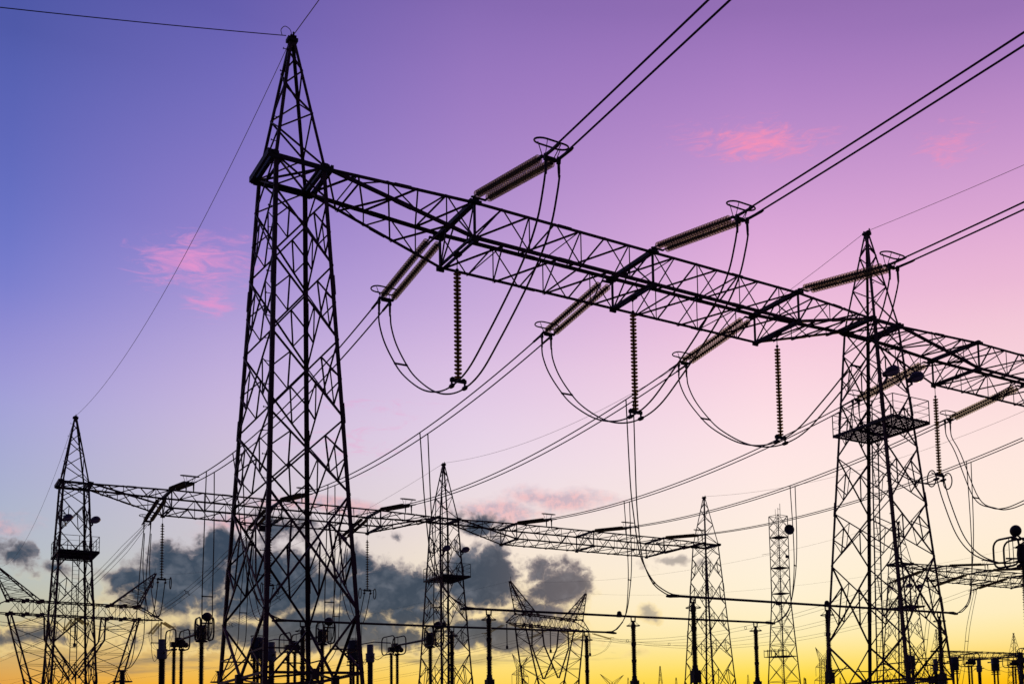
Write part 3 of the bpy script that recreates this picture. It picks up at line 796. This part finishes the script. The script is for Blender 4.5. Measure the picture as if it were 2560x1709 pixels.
# ------------------------------------------------------------------ disconnectors, transformers, breakers
def loopring(mb, c, hw, hh, r, ax):            # rounded rectangular upright corona loop; ax = direction in plan
    c = V(c); x = V((cos(ax), sin(ax), 0)); q = .28*min(hw, hh)*2; pts = []
    for sx_, sz_, a0 in ((1,1,0),(-1,1,pi/2),(-1,-1,pi),(1,-1,3*pi/2)):
        for i in range(5):
            t = a0+pi/2*i/4; pts.append(c+x*(sx_*(hw-q)+q*cos(t))+V((0,0,sz_*(hh-q)+q*sin(t))))
    return mb.tube(pts, r, 6, True)
def make_disconnector():
    """origin on the ground under the ball-ended post; the twin posts stand 7.6 m further along +Y"""
    g0 = -GZ
    root = thing('disconnector', '', 'disconnector', (0,0,0), 'disconnector switches')
    for (x, y, zt, rs) in ((0,0,8.15,.185),(-.24,7.5,8.3,.155),(.24,7.5,8.3,.155)):
        MB().lathe([(.16,3.6+g0)]+shed_profile(3.6+g0, zt+g0, rs*.58, rs, .085)+[(.2,zt+g0),(.2,zt+.1+g0)], (x,y,0), (0,0,1), 14).build('insulator_column', PORC, root)
    mb = MB()
    for y in (0, 7.5):
        for i, j in SG: mb.bar((i*.3, y+j*.3, 0), (i*.3, y+j*.3, 3.5+g0), .12)
        for k in range(5):
            for i in (-1, 1):
                mb.bar((i*.3, y-.3, (3.5+g0)*k/5), (i*.3, y+.3, (3.5+g0)*(k+1)/5), .06); mb.bar((-.3, y+i*.3, (3.5+g0)*k/5), (.3, y+i*.3, (3.5+g0)*(k+1)/5), .06)
    mb.box((0, 3.75, 3.5+g0), (.7, 8.6, .22))
    mb.build('support_frame', STEEL2, root)
    mb = MB(); zc = 8.85+g0
    mb.lathe([(.2,-.5),(.3,-.45),(.34,-.1),(.3,.28),(.2,.36),(.08,.38)], (0,0,zc), (0,0,1), 12)
    mb.lathe([(.36,0),(.38,.06),(.2,.16)], (0,0,8.18+g0), (0,0,1), 14)
    mb.bar((-.2,-.3,zc+.3), (-.2,.4,zc+.55), .08); mb.bar((.2,-.3,zc+.3), (.2,.3,zc+.5), .08); mb.bar((-.3,0,zc+.42), (.3,0,zc+.42), .09)
    mb.bar((0,-.2,zc-.25), (0,-1.1,zc-.1), .09)
    mb.build('contact_head', STEEL2, root)
    for x in (-.40, .40):
        mb = MB(); loopring(mb, (x, -.75, zc+.12), .82, .72, .055, pi/2)
        mb.bar((x, -.55, zc-.58), (x, -.55, zc+.8), .03); mb.bar((x, -.3, zc-.58), (x, -.3, zc+.8), .03)
        mb.bar((0, -.1, zc-.3), (x, -.2, zc-.56), .05); mb.bar((0, 0, zc+.3), (x, -.3, zc+.3), .04)
        mb.build('corona_ring', STEEL2, root)
    mb = MB().sphere((0, -1.5, 9.7+g0), .30, 18); mb.tube([(0,-1.4,9.45+g0),(0,-1.1,9.2+g0),(0,-.5,zc)], .045, 6); mb.bar((-.34,-1.5,9.28+g0), (.34,-1.5,9.28+g0), .09)
    mb.build('terminal_ball', STEEL2, root)
    mb = MB().tube([(0,.3,zc-.02),(0,.8,zc),(0,6.6,zc+.12),(0,7.2,zc+.12)], [.1,.085,.075,.1], 10); mb.box((0,.55,zc), (.22,.4,.22))
    mb.build('switch_arm', CABLE, root)
    mb = MB(); z2 = 8.7+g0
    mb.box((0,7.5,z2), (.9,.5,.35)); mb.box((0,7.4,z2+.28), (.35,.6,.4)); mb.sphere((.1,7.05,z2-.1), .2, 10); mb.bar((-.1,7.7,z2), (-.1,8.5,z2-.1), .1); mb.sphere((.45,7.2,z2-.05), .2, 10)
    mb.lathe([(.1,0),(.22,.05),(.22,.22),(.1,.3)], (.2,6.9,z2+.1), (0,1,0), 10)
    mb.build('hinge_head', STEEL2, root)
    for x in (-.45, .45):
        mb = MB(); loopring(mb, (x, 7.6, z2+.33), 1.15, .72, .05, pi/2+.1); mb.bar((x, 7.9, z2-.35), (x, 7.9, z2+1.02), .03)
        mb.bar((0, 7.5, z2-.1), (x, 7.5, z2-.36), .05); mb.build('corona_ring', STEEL2, root)
    return root
dc = make_disconnector()
spots = [(XP[0], 82.5, 'disconnector with ball and loop rings standing clear, left of the tallest tower'),
 (XP[1], 82.6, 'disconnector with ball and loop rings seen inside the base of the tallest tower'),
 (XP[2], 82.5, 'disconnector with loop rings whose arm reaches into the middle tower'),
 (XP[6], 82.6, 'distant disconnector low at the right, nearest the platform tower'),
 (XP[7], 82.6, 'distant disconnector low at the right, between the two far drums'),
 (XP[8], 82.6, 'distant disconnector lowest in the right corner of the picture')]
dc.location = (spots[0][0], spots[0][1], GZ); dc['label'] = spots[0][2]
for x, y, lab in spots[1:]: dup(dc, lab, (x, y, GZ))
big = dup(dc, 'large near disconnector cut by the right picture edge, ball above its loop rings', (XP[3], 36.3, GZ+.22), pi)
for ch in big.children:
    if ch.name.startswith('terminal_ball'): ch.location = (0, 1.1, .35)
def make_ct():
    g0 = -GZ
    root = thing('current_transformer', '', 'transformer', (0,0,0), 'grey-headed current transformers')
    MB().lathe([(.3,3.2+g0)]+shed_profile(3.2+g0, 8.12+g0, .20, .255, .07)+[(.27,8.16+g0)], (0,0,0), (0,0,1), 16).build('insulator_column', PORC, root)
    MB().lathe([(.27,8.1+g0),(.34,8.2+g0),(.36,8.3+g0),(.36,8.78+g0),(.38,8.8+g0),(.38,8.86+g0),(.27,8.9+g0),(.27,9.58+g0),(.25,9.62+g0),(.1,9.63+g0)], (0,0,0), (0,0,1), 20).build('head', GREY, root)
    mb = MB()
    for i, j in SG: mb.bar((i*.32, j*.32, 0), (i*.32, j*.32, 3.2+g0), .1)
    mb.box((0,0,3.1+g0), (.85,.85,.3)); mb.build('support_frame', STEEL2, root)
    mb = MB(); mb.bar((0,-.3,8.55+g0), (0,-.75,8.55+g0), .12); mb.bar((0,.3,8.55+g0), (0,.75,8.55+g0), .12)
    mb.tube(spline([(0,-.7,8.55+g0),(0,-1.6,8.2+g0),(0,-2.6,8.3+g0),(0,-4.2,8.6+g0)], 5), .022, 6)
    mb.tube(spline([(.1,.7,8.55+g0),(.1,1.4,8.25+g0),(.1,2.4,8.35+g0),(.1,3.6,8.75+g0)], 5), .022, 6)
    mb.build('terminal', CABLE, root)
    return root
ct = make_ct()
cs = [(XP[0], 'grey-headed current transformer standing leftmost, left of the tallest tower'),
 (XP[1], 'grey-headed current transformer seen between the legs of the tallest tower'),
 (XP[2], 'grey-headed current transformer just right of the tallest tower'),
 (XP[6], 'distant grey-headed current transformer at far right, hidden by the platform tower'),
 (XP[7], 'distant grey-headed current transformer at far right, between two drums'),
 (XP[8], 'distant grey-headed current transformer in the right corner')]
ct.location = (cs[0][0], 95.6, GZ); ct['label'] = cs[0][1]
for x, lab in cs[1:]: dup(ct, lab, (x, 95.6, GZ))
def make_drum():
    g0 = -GZ
    root = thing('circuit_breaker', '', 'circuit breaker', (0,0,0), 'drum-headed circuit breakers')
    MB().lathe([(.3,8.62+g0),(.53,8.64+g0),(.55,8.7+g0),(.55,9.5+g0),(.565,9.52+g0),(.565,9.56+g0),(.55,9.58+g0),(.56,10.2+g0),(.5,10.32+g0),(.42,10.36+g0),(.1,10.38+g0)], (0,0,0), (0,0,1), 24).build('drum', DRUM, root)
    mb = MB().ring((0,0,10.5+g0), .56, .028, (0,0,1), 28)
    for t in range(6): mb.bar((.5*cos(t*pi/3), .5*sin(t*pi/3), 10.3+g0), (.56*cos(t*pi/3), .56*sin(t*pi/3), 10.5+g0), .025)
    for z, r in ((8.5, .58), (8.2, .6)): mb.ring((0,0,z+g0), r, .035, (0,0,1), 28)
    for t in range(4): mb.bar((.5*cos(t*pi/2), .5*sin(t*pi/2), 8.62+g0), (.59*cos(t*pi/2), .59*sin(t*pi/2), 8.2+g0), .025)
    mb.build('corona_ring', STEEL2, root)
    for x, y in ((-.28,0),(.28,-.1),(.05,.3)):
        MB().lathe([(.17,3.2+g0)]+shed_profile(3.2+g0, 5.9+g0, .11, .15, .08)+[(.17,5.9+g0),(.17,6.1+g0)]+shed_profile(6.1+g0, 8.62+g0, .11, .15, .08), (x,y,0), (0,0,1), 12).build('insulator_column', PORC, root)
    mb = MB()
    for i, j in SG: mb.bar((i*.5, j*.5, 0), (i*.5, j*.5, 3.2+g0), .12)
    mb.box((0,.1,3.1+g0), (1.2,1.2,.3)); mb.build('support_frame', STEEL2, root)
    mb = MB().bar((0,-.5,9.85+g0), (0,-1.3,9.85+g0), .1, .14); mb.tube([(0,-1.2,9.87+g0),(0,-5,9.75+g0),(0,-8.9,9.3+g0)], .05, 8)
    mb.bar((0,.5,9.85+g0), (0,1.2,9.85+g0), .1, .14); mb.sphere((0,1.2,9.85+g0), .1, 8)
    mb.build('terminal', STEEL2, root)
    return root
dr = make_drum()
ds = [(XP[1], 'dark drum-headed circuit breaker behind the left legs of the tallest tower'),
 (XP[2], 'dark drum-headed circuit breaker behind the right leg of the tallest tower'),
 (XP[6], 'distant drum-headed circuit breaker behind the legs of the platform tower'),
 (XP[7], 'distant drum-headed circuit breaker just right of the platform tower'),
 (XP[8], 'distant drum-headed circuit breaker farthest right')]
dr.location = (ds[0][0], 99.7, GZ); dr['label'] = ds[0][1]
for x, lab in ds[1:]: dup(dr, lab, (x, 99.7, GZ))
def make_vt():
    g0 = -GZ
    root = thing('voltage_transformer', '', 'transformer', (0,0,0), 'ringed voltage transformers')
    MB().lathe([(.3,3.+g0)]+shed_profile(3.+g0, 8.3+g0, .19, .24, .08)+[(.2,8.3+g0),(.2,8.5+g0)], (0,0,0), (0,0,1), 14).build('insulator_column', PORC, root)
    mb = MB().ring((0,0,7.55+g0), .75, .05, (0,0,1), 30)
    for t in range(6): mb.bar((.75*cos(t*pi/3), .75*sin(t*pi/3), 7.55+g0), (.25*cos(t*pi/3), .25*sin(t*pi/3), 8.45+g0), .03)
    mb.lathe([(.28,8.4+g0),(.3,8.5+g0),(.1,8.58+g0)], (0,0,0), (0,0,1), 12); mb.bar((-.4,0,8.55+g0), (.4,0,8.55+g0), .06)
    mb.build('corona_ring', STEEL2, root)
    mb = MB()
    for i, j in SG: mb.bar((i*.35, j*.35, 0), (i*.35, j*.35, 3.+g0), .1)
    mb.box((0,0,2.9+g0), (.9,.9,.5)); mb.build('support_frame', STEEL2, root)
    return root
vt = make_vt()
vs_ = [(XP[0], 'ringed voltage transformer low at left, clear of the tallest tower'),
 (XP[1], 'ringed voltage transformer low behind the left leg of the tallest tower'),
 (XP[2], 'ringed voltage transformer low behind the right half of the tallest tower')]
vt.location = (vs_[0][0], 112.8, GZ); vt['label'] = vs_[0][1]
for x, lab in vs_[1:]: dup(vt, lab, (x, 112.8, GZ))
# droppers from the spans to the disconnectors, and behind the second gantry
for k in range(3):
    top = wire_at(k, 80.6)
    pl = []
    for s in (-HS, HS):
        pl.append(spline([(XP[k]+s, 80.6, top.z), (XP[k]+s*1.25, 80.75, 15.), (XP[k]+s*1.3, 81., 11.5), (XP[k]+s*1.3, 81.0, 9.35), (XP[k]+s*1.2, 81.3, 8.5), (XP[k]+s*.6, 82., 8.3)], 6))
    twin('dropper_cable', ['straight twin dropper to the disconnector left of the tallest tower', 'straight twin dropper to the disconnector inside the tallest tower', 'straight twin dropper to the disconnector beside the middle tower'][k], 'dropper cable', pl, 'twin droppers to the disconnectors', .034, (.45,))
    e = tens_ends[(2, 1, k)]
    pl = []
    for s in (-HS, HS):
        pl.append(spline([(XP[k]+s, e.y, e.z-.56), (XP[k]+s, 103.9, 16.), (XP[k]+s*1.2, 104.6, 13.), (XP[k]+s*1.2, 105.3, 10.2), (XP[k]+s*.4, 108.5, 8.7), (XP[k], 112.5, 8.5)], 6))
    twin('dropper_cable', f'long twin dropper behind the second gantry, below its {ORD[k]} pale insulator pair', 'dropper cable', pl, 'twin droppers behind the second gantry', .034, (.4,))
    pl = []
    for s in (-HS, HS):
        pl.append(spline([(XP[k]+s, e.y-.3, e.z-1.), (XP[k]+s, 102.6, 16.), (XP[k]+s, 101.0, 13.2), (XP[k]+s, 99.4, 11.9), (XP[k]+s, 97.8, 11.9), (XP[k]+s, YA+RR+WB, HW-1.4-5.2)], 6))
    twin('jumper_loop', f'small twin jumper loop behind the second gantry, {ORD[k]} crosspiece of its left beam', 'jumper cable', pl, 'jumper loops behind the second gantry', .034, (.75,))
    pl = []
    for s in (-HS, HS):
        pl.append(spline([(XP[k]+s, 98.4, 11.85), (XP[k]+s, 98.5, 10.4), (XP[k]+s, 98.3, 8.9), (XP[k]+s*.7, 97.6, 8.1), (XP[k]+s*.3, 96.3, 8.5)], 6))
    twin('dropper_cable', ['short twin lead down to the leftmost grey-headed transformer', 'short twin lead down to the grey-headed transformer inside the tallest tower', 'short twin lead down to the grey-headed transformer right of the tallest tower'][k], 'dropper cable', pl, 'short leads to the current transformers', .019, (.4,))
for k in range(6, 9):
    e = tens_ends[(2, 1, k)]
    pl = [spline([(XP[k]+s, e.y, e.z-.5), (XP[k]+s*1.3, e.y+1.5, 15.), (XP[k]+s*1.3, e.y+2.4, 11.), (XP[k]+s*2.2, e.y+4, 6.)], 6) for s in (-HS, HS)]
    twin('dropper_cable', f'thin distant twin dropper below the third gantry, {ORD[k-6]} from its tower', 'dropper cable', pl, 'droppers below the third gantry', .034, (.5,))
    a = tens_ends[(2, -1, k)]; p = catenary(a, V((XP[k], YA+8., 19.9)), 1.0, 20)
    twin('conductor_span', f'thin distant twin span leaving the third gantry to the right, {ORD[k-6]} from its tower', 'power line', [off(p,-HS), off(p,HS)], 'spans leaving the third gantry')

# ================================================================== line pylons beyond the yard
def latt(mb, A, B, n, w, wb, x=False):
    """lattice leg between two quads A (start) and B (end)"""
    for i in range(4): mb.bar(A[i], B[i], w)
    for k in range(n):
        for i in range(4):
            j = (i+1) % 4
            a0, a1 = lerp(A[i], B[i], k/n), lerp(A[i], B[i], (k+1)/n); b0, b1 = lerp(A[j], B[j], k/n), lerp(A[j], B[j], (k+1)/n)
            if x: mb.bar(a0, b1, wb); mb.bar(b0, a1, wb)
            elif (k+i) % 2: mb.bar(a0, b1, wb)
            else: mb.bar(b0, a1, wb)
            if k: mb.bar(a0, b0, wb*.8)
def make_cup():
    """cup-type (Y) suspension pylon with two horns; local x along the crossarm"""
    g0 = -GZ
    root = thing('line_pylon', '', 'pylon', (0,0,0), 'cup-shaped line pylons beyond the switchyard')
    za, zb = 22.9+g0, 24.9+g0; ht = 30.4+g0
    q = lambda x0, x1, y, z: [V((x0,-y,z)), V((x1,-y,z)), V((x1,y,z)), V((x0,y,z))]
    mb = MB(); latt(mb, q(-5.2,5.2,4.4,0), q(-4.6,4.6,2.4,7.+g0), 2, .24, .12, True); latt(mb, q(-4.6,4.6,2.4,7.+g0), q(-6.1,6.1,1.7,13.6+g0), 1, .24, .12, True); mb.build('body', STEEL, root)
    for s in (-1, 1):
        mb = MB()
        A = [V((s*.15,-1.7,13.6+g0)), V((s*6.1,-1.7,13.6+g0)), V((s*6.1,1.7,13.6+g0)), V((s*.15,1.7,13.6+g0))]
        Mid = [V((s*3.6,-1.4,19.4+g0)), V((s*7.6,-1.4,19.4+g0)), V((s*7.6,1.4,19.4+g0)), V((s*3.6,1.4,19.4+g0))]
        Tq = [V((s*3.8,-1.1,za)), V((s*8.5,-1.1,za)), V((s*8.5,1.1,za)), V((s*3.8,1.1,za))]
        latt(mb, A, Mid, 3, .20, .075); latt(mb, Mid, Tq, 2, .20, .075); mb.build('cup_arm', STEEL, root)
        mb = MB()
        Hq = [V((s*4.7,-1.,zb)), V((s*8.6,-1.,zb)), V((s*8.6,1.,zb)), V((s*4.7,1.,zb))]
        tip = [V((s*(11.05+a), b, ht)) for a, b in ((-.1,-.1),(.1,-.1),(.1,.1),(-.1,.1))]
        latt(mb, Hq, tip, 7, .15, .065); mb.bar(tip[0], tip[0]+V((0,0,.8)), .05); mb.build('horn', STEEL, root)
    mb = MB()
    c = [V((-8.6,-1.05,za)), V((-8.6,-1.,zb)), V((-8.6,1.,zb)), V((-8.6,1.05,za))]; d = [V((8.6,p.y,p.z)) for p in c]
    latt(mb, c, d, 12, .17, .065)
    for s in (-1, 1):
        tp = V((s*12.2, 0, za+.1))
        for y, z in ((-1.05,za),(1.05,za),(-1.,zb),(1.,zb)):
            mb.bar((s*8.6,y,z), tp, .13)
            for t in (.3, .6): mb.bar(lerp((s*8.6,y,z), tp, t), lerp((s*8.6,-y,za), tp, t+.12), .06)
        for x in (4.6, 6.5, 8.5):
            for y in (-1.02, 1.02):
                for z in (za, zb): mb.box((s*x, y, z), (.5, .16, .5))
    mb.build('crossarm', STEEL, root)
    for x in (-12., 0, 12.):                    # strings on both sides of the arm
        for s in (-1, 1):
            pr = []
            for i in range(16): z = .3+.27*i; pr += [(.05,z),(.17,z+.12),(.05,z+.2)]
            mb = MB()
            for dx in (-.25, .25): mb.lathe(pr, (x+dx, s*.5, za-.2), (0, s*.95, -.3), 7)
            mb.ring((x, s*5.2, za-1.4), .45, .04, (0,0,1), 16, 5)
            mb.build('insulator_string', GLASS, root)
        MB().lathe([(.05,-.1)]+sum([[(.13,-.3-.2*i),(.05,-.4-.2*i)] for i in range(18)], [])+[(.22,-4.1),(.22,-4.5),(.05,-4.55)], (x, 0, za), (0,0,1), 8).build('suspension_string', STEEL2, root)
        for dx in (-.22, .22):
            MB().tube(spline([(x+dx,-5.2,za-1.7),(x+dx,-3.5,za-3.7),(x+dx,0,za-4.6),(x+dx,3.5,za-3.7),(x+dx,5.2,za-1.7)], 5), .022, 5).build('jumper', CABLE, root)
    return root
cup = make_cup()
A1 = atan2(2.8, 20.4); A2 = atan2(9.4, 21.1)
C1 = V((23.6, 197.4, GZ)); C2 = V((98.1, 188.8, GZ))
cup.location = C1; cup.rotation_euler = (0,0,A1); cup['label'] = 'cup-shaped lattice pylon with two horns behind the left tower of the second gantry'
cup2 = dup(cup, 'cup-shaped lattice pylon with two horns standing alone right of the dark clouds', C2, A2)
def loc2w(C, A, p): return C+V((p[0]*cos(A)-p[1]*sin(A), p[0]*sin(A)+p[1]*cos(A), p[2]))
g0 = -GZ
# quad bundles from the second gantry to the left pylon
for k, x in enumerate((-12., 0., 12.)):
    a = tens_ends[(2, 1, k)]; b = loc2w(C1, A1, (x, -5.2, 22.9+g0-1.6))
    root = thing('conductor_span', ['quad conductor span from the second gantry to the left arm of the left pylon', 'quad conductor span from the second gantry to the middle of the left pylon', 'quad conductor span from the second gantry to the right arm tip of the left pylon'][k], 'power line', a, 'quad conductors to the left pylon')
    off4 = [(-.22,-.22),(.22,-.22),(.22,.22),(-.22,.22)]; pa = catenary(V((0,0,-.1)), b-a, 3.4, 34)
    for dx, dz in off4:
        MB().tube([p+V((dx, 0, dz))*min(1, .3+i/4) for i, p in enumerate(pa)], .017, 5).build('conductor', CABLE, root)
    for i in (9, 18, 27):
        mb = MB(); c = pa[i]
        mb.ring(c, .13, .03, (0,1,0), 8, 5)
        for dx, dz in off4: mb.bar(c+V((dx*.4,0,dz*.4)), c+V((dx*1.25,0,dz*1.25)), .05)
        mb.build('spacer', STEEL2, root)
# lines that run on past the pylons
def line(label, a, b, sag, r=.02, n=24, quad=True, group='distant line conductors'):
    root = thing('conductor_span', label, 'power line', a, group)
    p = catenary(V((0,0,0)), V(b)-V(a), sag, n)
    for dx, dz in (((-.22,.2),(.22,-.2)) if quad else ((0,0),)):
        MB().tube([q+V((dx,0,dz)) for q in p], r, 5).build('conductor', CABLE, root)
    if quad:
        for i in (n//3, 2*n//3):
            MB().ring(p[i], .22, .035, (0,1,0), 8, 4).build('spacer', STEEL2, root)
    return root
for k, x in enumerate((-12., 0., 12.)):
    a = loc2w(C1, A1, (x, 5.2, 22.9+g0-1.6))
    line(f'distant twin line running left from the left pylon, {["outermost","middle","nearest"][k]} of three', a, a+V((-70, 300, 6)), 9.)
    e = tens_ends[(2, 1, k+6)]; b = loc2w(C2, A2, (x, -5.2, 22.9+g0-1.6))
    line(f'distant twin line between the third gantry and the right pylon, {ORD[k]} of three', e, b, 4.2)
    a = loc2w(C2, A2, (x, 5.2, 22.9+g0-1.6))
    line(f'distant twin line running left beyond the right pylon, {ORD[k]} of three', a, a+V((-130, 320, 4)), 9.)
# earth wires
def earth(label, a, b, sag, r=.011):
    root = thing('earth_wire', label, 'earth wire', a, 'thin earth wires between the tower peaks')
    MB().tube(catenary(V((0,0,0)), V(b)-V(a), sag, 30), r, 5).build('wire', CABLE, root)
    return root
pk = lambda k, dy=0.: V((TWR[k].location.x, TWR[k].location.y+dy, HP+.02))
earth('thin wire from the peak of the tallest tower leaving left towards the frame corner', pk('A')+V((-.2,0,0)), V((-17., YA-.2, 19.2)), .35, .016)
earth('thin wire from the peak of the tallest tower up over the camera', pk('A',-.2), V((XA, -32., 26.)), 2.3, .014)
earth('thin sagging wire from the tallest tower peak to the left second-gantry tower', pk('A',.2), pk('C',-.2), 1.75)
earth('thin wire from the peak of the platform tower up to the right frame edge', pk('B',-.2), V((XA+SP, -32., 26.)), 1.9)
earth('thin sagging wire from the platform tower peak to the middle second-gantry tower', pk('B',.2), pk('D',-.2), 2.3)
earth('thin sagging wire reaching the bare end tower of the second gantry from the right', pk('F',.2), pk('E',-.2), 2.3)
h1L, h1R = loc2w(C1, A1, (-11.05,0,30.4+g0)), loc2w(C1, A1, (11.05,0,30.4+g0))
h2L, h2R = loc2w(C2, A2, (-11.05,0,30.4+g0)), loc2w(C2, A2, (11.05,0,30.4+g0))
earth('thin wire from the left second-gantry tower peak down to the left pylon', pk('C',.2), h1L, 4.5)
earth('thin wire from the middle tower peak across to the right horn of the left pylon', pk('D',.2), h1R, 3.)
earth('thin distant wire from the left horn of the right pylon to the third gantry', h2L, pk('G',.2), 2.4)
earth('thin distant wire from the right horn of the right pylon out to the right', h2R, pk('H',.2), 2.6)
earth('thin distant wire from the left horn of the right pylon sinking left behind the cloud', h2L, h2L+V((-150, 320, 0)), 9.)
earth('thin distant wire from the right horn of the right pylon sinking left', h2R, h2R+V((-150, 320, 0)), 9.)
# loop of earth wire at the tallest peak
lo = MB().tube(spline([pk('A')+V((-.34,0,-.02)), pk('A')+V((-.37,0,.16)), pk('A')+V((-.24,0,.34)), pk('A')+V((-.06,0,.27)), pk('A')+V((.0,0,.03))], 6), .013, 5)
tag(lo.build('bonding_loop', CABLE), 'small wire loop curling above the peak of the tallest tower', 'wire loop')

# ------------------------------------------------------------------ telecom mast
def make_mast():
    top = V((137.9, 170, 0)); g0 = -GZ
    root = thing('telecom_mast', 'slender lattice telecom mast with one big round dish near its top', 'telecom mast', (137.9, 170, GZ), None, .1)
    def hw(z):
        z -= g0
        return 1.28+max(0, 28.-z)*.055
    zs = [0, 4, 8, 12, 15.5, 19, 22.5, 26, 29, 32, 34, 36, 38, 40, 42, 44.2]
    c = lambda z: [V((i*hw(z+g0), j*hw(z+g0), z+g0 if z else 0)) for i, j in SG]
    for i in range(4):
        mb = MB()
        for a, b in zip(zs, zs[1:]): mb.bar(c(a)[i], c(b)[i], .16 if a < 30 else .12)
        mb.build('leg', STEEL, root)
    mb = MB()
    for a, b in zip(zs, zs[1:]):
        A, B = c(a), c(b)
        for i in range(4):
            j = (i+1) % 4; mb.bar(A[i], B[j], .07); mb.bar(A[j], B[i], .07)
            if b in (12, 19, 29, 34, 39, 44.2, 22.5): mb.bar(B[i], B[j], .08)
    mb.build('bracing', STEEL, root)
    for z in (16.8, 29., 34., 40.):
        h = hw(z+g0); mb = MB().box((0,0,z+g0), (2*h*.93, 2*h*.93, .06))
        for i in range(4):
            a, b = V(SG[i]+(0,))*h, V(SG[(i+1) % 4]+(0,))*h
            mb.bar(a+V((0,0,z+g0)), b+V((0,0,z+g0)), .12)
        mb.build('platform', STEEL2, root)
    mb = MB()
    for z in (16.8, 18.):
        for i in range(4):
            a, b = V(SG[i]+(0,))*1.5+V((-1.1,1.1,z+g0)), V(SG[(i+1) % 4]+(0,))*1.5+V((-1.1,1.1,z+g0)); mb.bar(a, b, .1)
    for i in range(4):
        for t in (0, .33, .66): p = lerp(V(SG[i]+(0,))*1.5, V(SG[(i+1) % 4]+(0,))*1.5, t)+V((-1.1,1.1,16.8+g0)); mb.bar(p, p+V((0,0,1.4)), .08)
    mb.build('service_cage', STEEL2, root)
    mb = MB()
    for x in (-.2, .2): mb.bar((x, .3, 0), (x, .3, 44+g0), .05)
    for i in range(110): mb.bar((-.2, .3, .4*i+.3), (.2, .3, .4*i+.3), .03)
    mb.build('ladder', STEEL2, root)
    mb = MB(); mb.bar((.3,-.3,44+g0), (.3,-.3,46.7+g0), .07); mb.bar((-.4,.3,44+g0), (-.4,.3,45.6+g0), .05); mb.bar((-.9,-.9,44.2+g0), (-.9,-.9,45.6+g0), .06); mb.bar((-.9,-.9,45.5+g0), (.3,-.3,45.5+g0), .05); mb.bar((-1.,1.,37+g0), (-2.6,2.2,36.7+g0), .05)
    mb.build('antenna', STEEL2, root)
    mb = MB().lathe([(.1,-.35),(.6,-.3),(.98,-.06),(1.02,.06),(.99,.12),(.5,-.04),(.05,-.12)], (1.5, -1.45, 41.5+g0), (-.52,-.85,.0), 32)
    mb.bar((1.2,-1.2,41.5+g0), (1.6,-1.1,41.5+g0), .12); mb.build('dish', DRUM, root)
    mb = MB().box((1.05,-1.05,36.2+g0), (.5,.5,.5)); mb.box((-1.,-.2,27.+g0), (.9,.6,.6)); mb.build('radio_box', DRUM, root)
    return root
make_mast()

# ------------------------------------------------------------------ far pylons on the horizon
def make_far_spire():
    root = thing('distant_pylon', '', 'pylon', (0,0,0), 'tiny pylons along the horizon')
    mb = MB(); q = lambda h, z: [V((i*h, j*h, z)) for i, j in SG]
    latt(mb, q(3.4,0), q(1.2,26), 6, .17, .08, True); latt(mb, q(1.2,26), q(.12,40), 5, .14, .07)
    mb.build('lattice_body', STEEL, root)
    return root
def make_far_arms():
    root = thing('distant_pylon', '', 'pylon', (0,0,0), 'tiny pylons along the horizon')
    mb = MB(); q = lambda h, z: [V((i*h, j*h, z)) for i, j in SG]
    latt(mb, q(4.,0), q(1.4,24), 6, .2, .09, True); latt(mb, q(1.4,24), q(1.0,37), 5, .17, .08, True)
    mb.build('lattice_body', STEEL, root)
    mb = MB()
    for s in (-1, 1):
        for z, l in ((27.5, 11), (33., 9)):
            for y in (-1.1, 1.1):
                mb.bar((s*1.2,y,z), (s*l,0,z-.2), .13); mb.bar((s*1.2,y,z+2), (s*l,0,z-.2), .12)
            for t in (.3,.6): mb.bar(lerp((s*1.2,0,z), (s*l,0,z-.2), t), lerp((s*1.2,0,z+2), (s*l,0,z-.2), t), .08)
            mb.bar((s*l,0,z-.2), (s*l,0,z-4.), .12)
        for y in (-1., 1.): mb.bar((s*1.,y,35.), (s*8.5,0,41.), .13); mb.bar((s*1.,y,37.), (s*8.5,0,41.), .12)
        for t in (.35,.65): mb.bar(lerp((s*1.,0,35.), (s*8.5,0,41.), t), lerp((s*1.,0,37.), (s*8.5,0,41.), t), .08)
    mb.build('crossarm', STEEL, root)
    return root
fs, fa = make_far_spire(), make_far_arms()
far = [('a', (289.9, 333.3), .93, 'tiny distant pylon with raised horns, left of the platform tower foot'),
 ('a', (199.6, 409.8), .98, 'tiny distant pylon with raised horns behind the right leg of the right cup pylon'),
 ('a', (292.3, 497.4), .97, 'tiny distant pylon with raised horns, between the right cup pylon and the bare end tower'),
 ('s', (287.6, 445.6), 1., 'tiny distant spire-shaped pylon, tallest one left of the bare end tower'),
 ('s', (309.2, 509.9), .98, 'tiny distant spire-shaped pylon just right of the second middle-bar post'),
 ('s', (336.9, 506.6), .98, 'tiny distant spire-shaped pylon just left of the bare end tower'),
 ('s', (381., 501.4), 1.02, 'tiny distant spire-shaped pylon left of the telecom mast'),
 ('s', (417.8, 497.), .98, 'tiny distant spire-shaped pylon right of the telecom mast'),
 ('s', (396., 470.), .92, 'tiny distant spire-shaped pylon behind the telecom mast foot'),
 ('s', (322., 515.), .93, 'tiny distant spire-shaped pylon, lowest of those left of the bare end tower'),
 ('s', (442.7, 494.2), .98, 'tiny distant spire-shaped pylon behind the platform tower')]
us = ua = False
for kd, (x, y), s, lab in far:
    if kd == 's':
        if not us: o = fs; us = True; o['label'] = lab
        else: o = dup(fs, lab)
    else:
        if not ua: o = fa; ua = True; o['label'] = lab
        else: o = dup(fa, lab)
    o.location = (x, y, GZ); o.scale = (s, s, s); o.rotation_euler = (0, 0, {289.9: .52, 199.6: .75, 292.3: .25}[x] if kd == 'a' else random.uniform(-.6, .6))
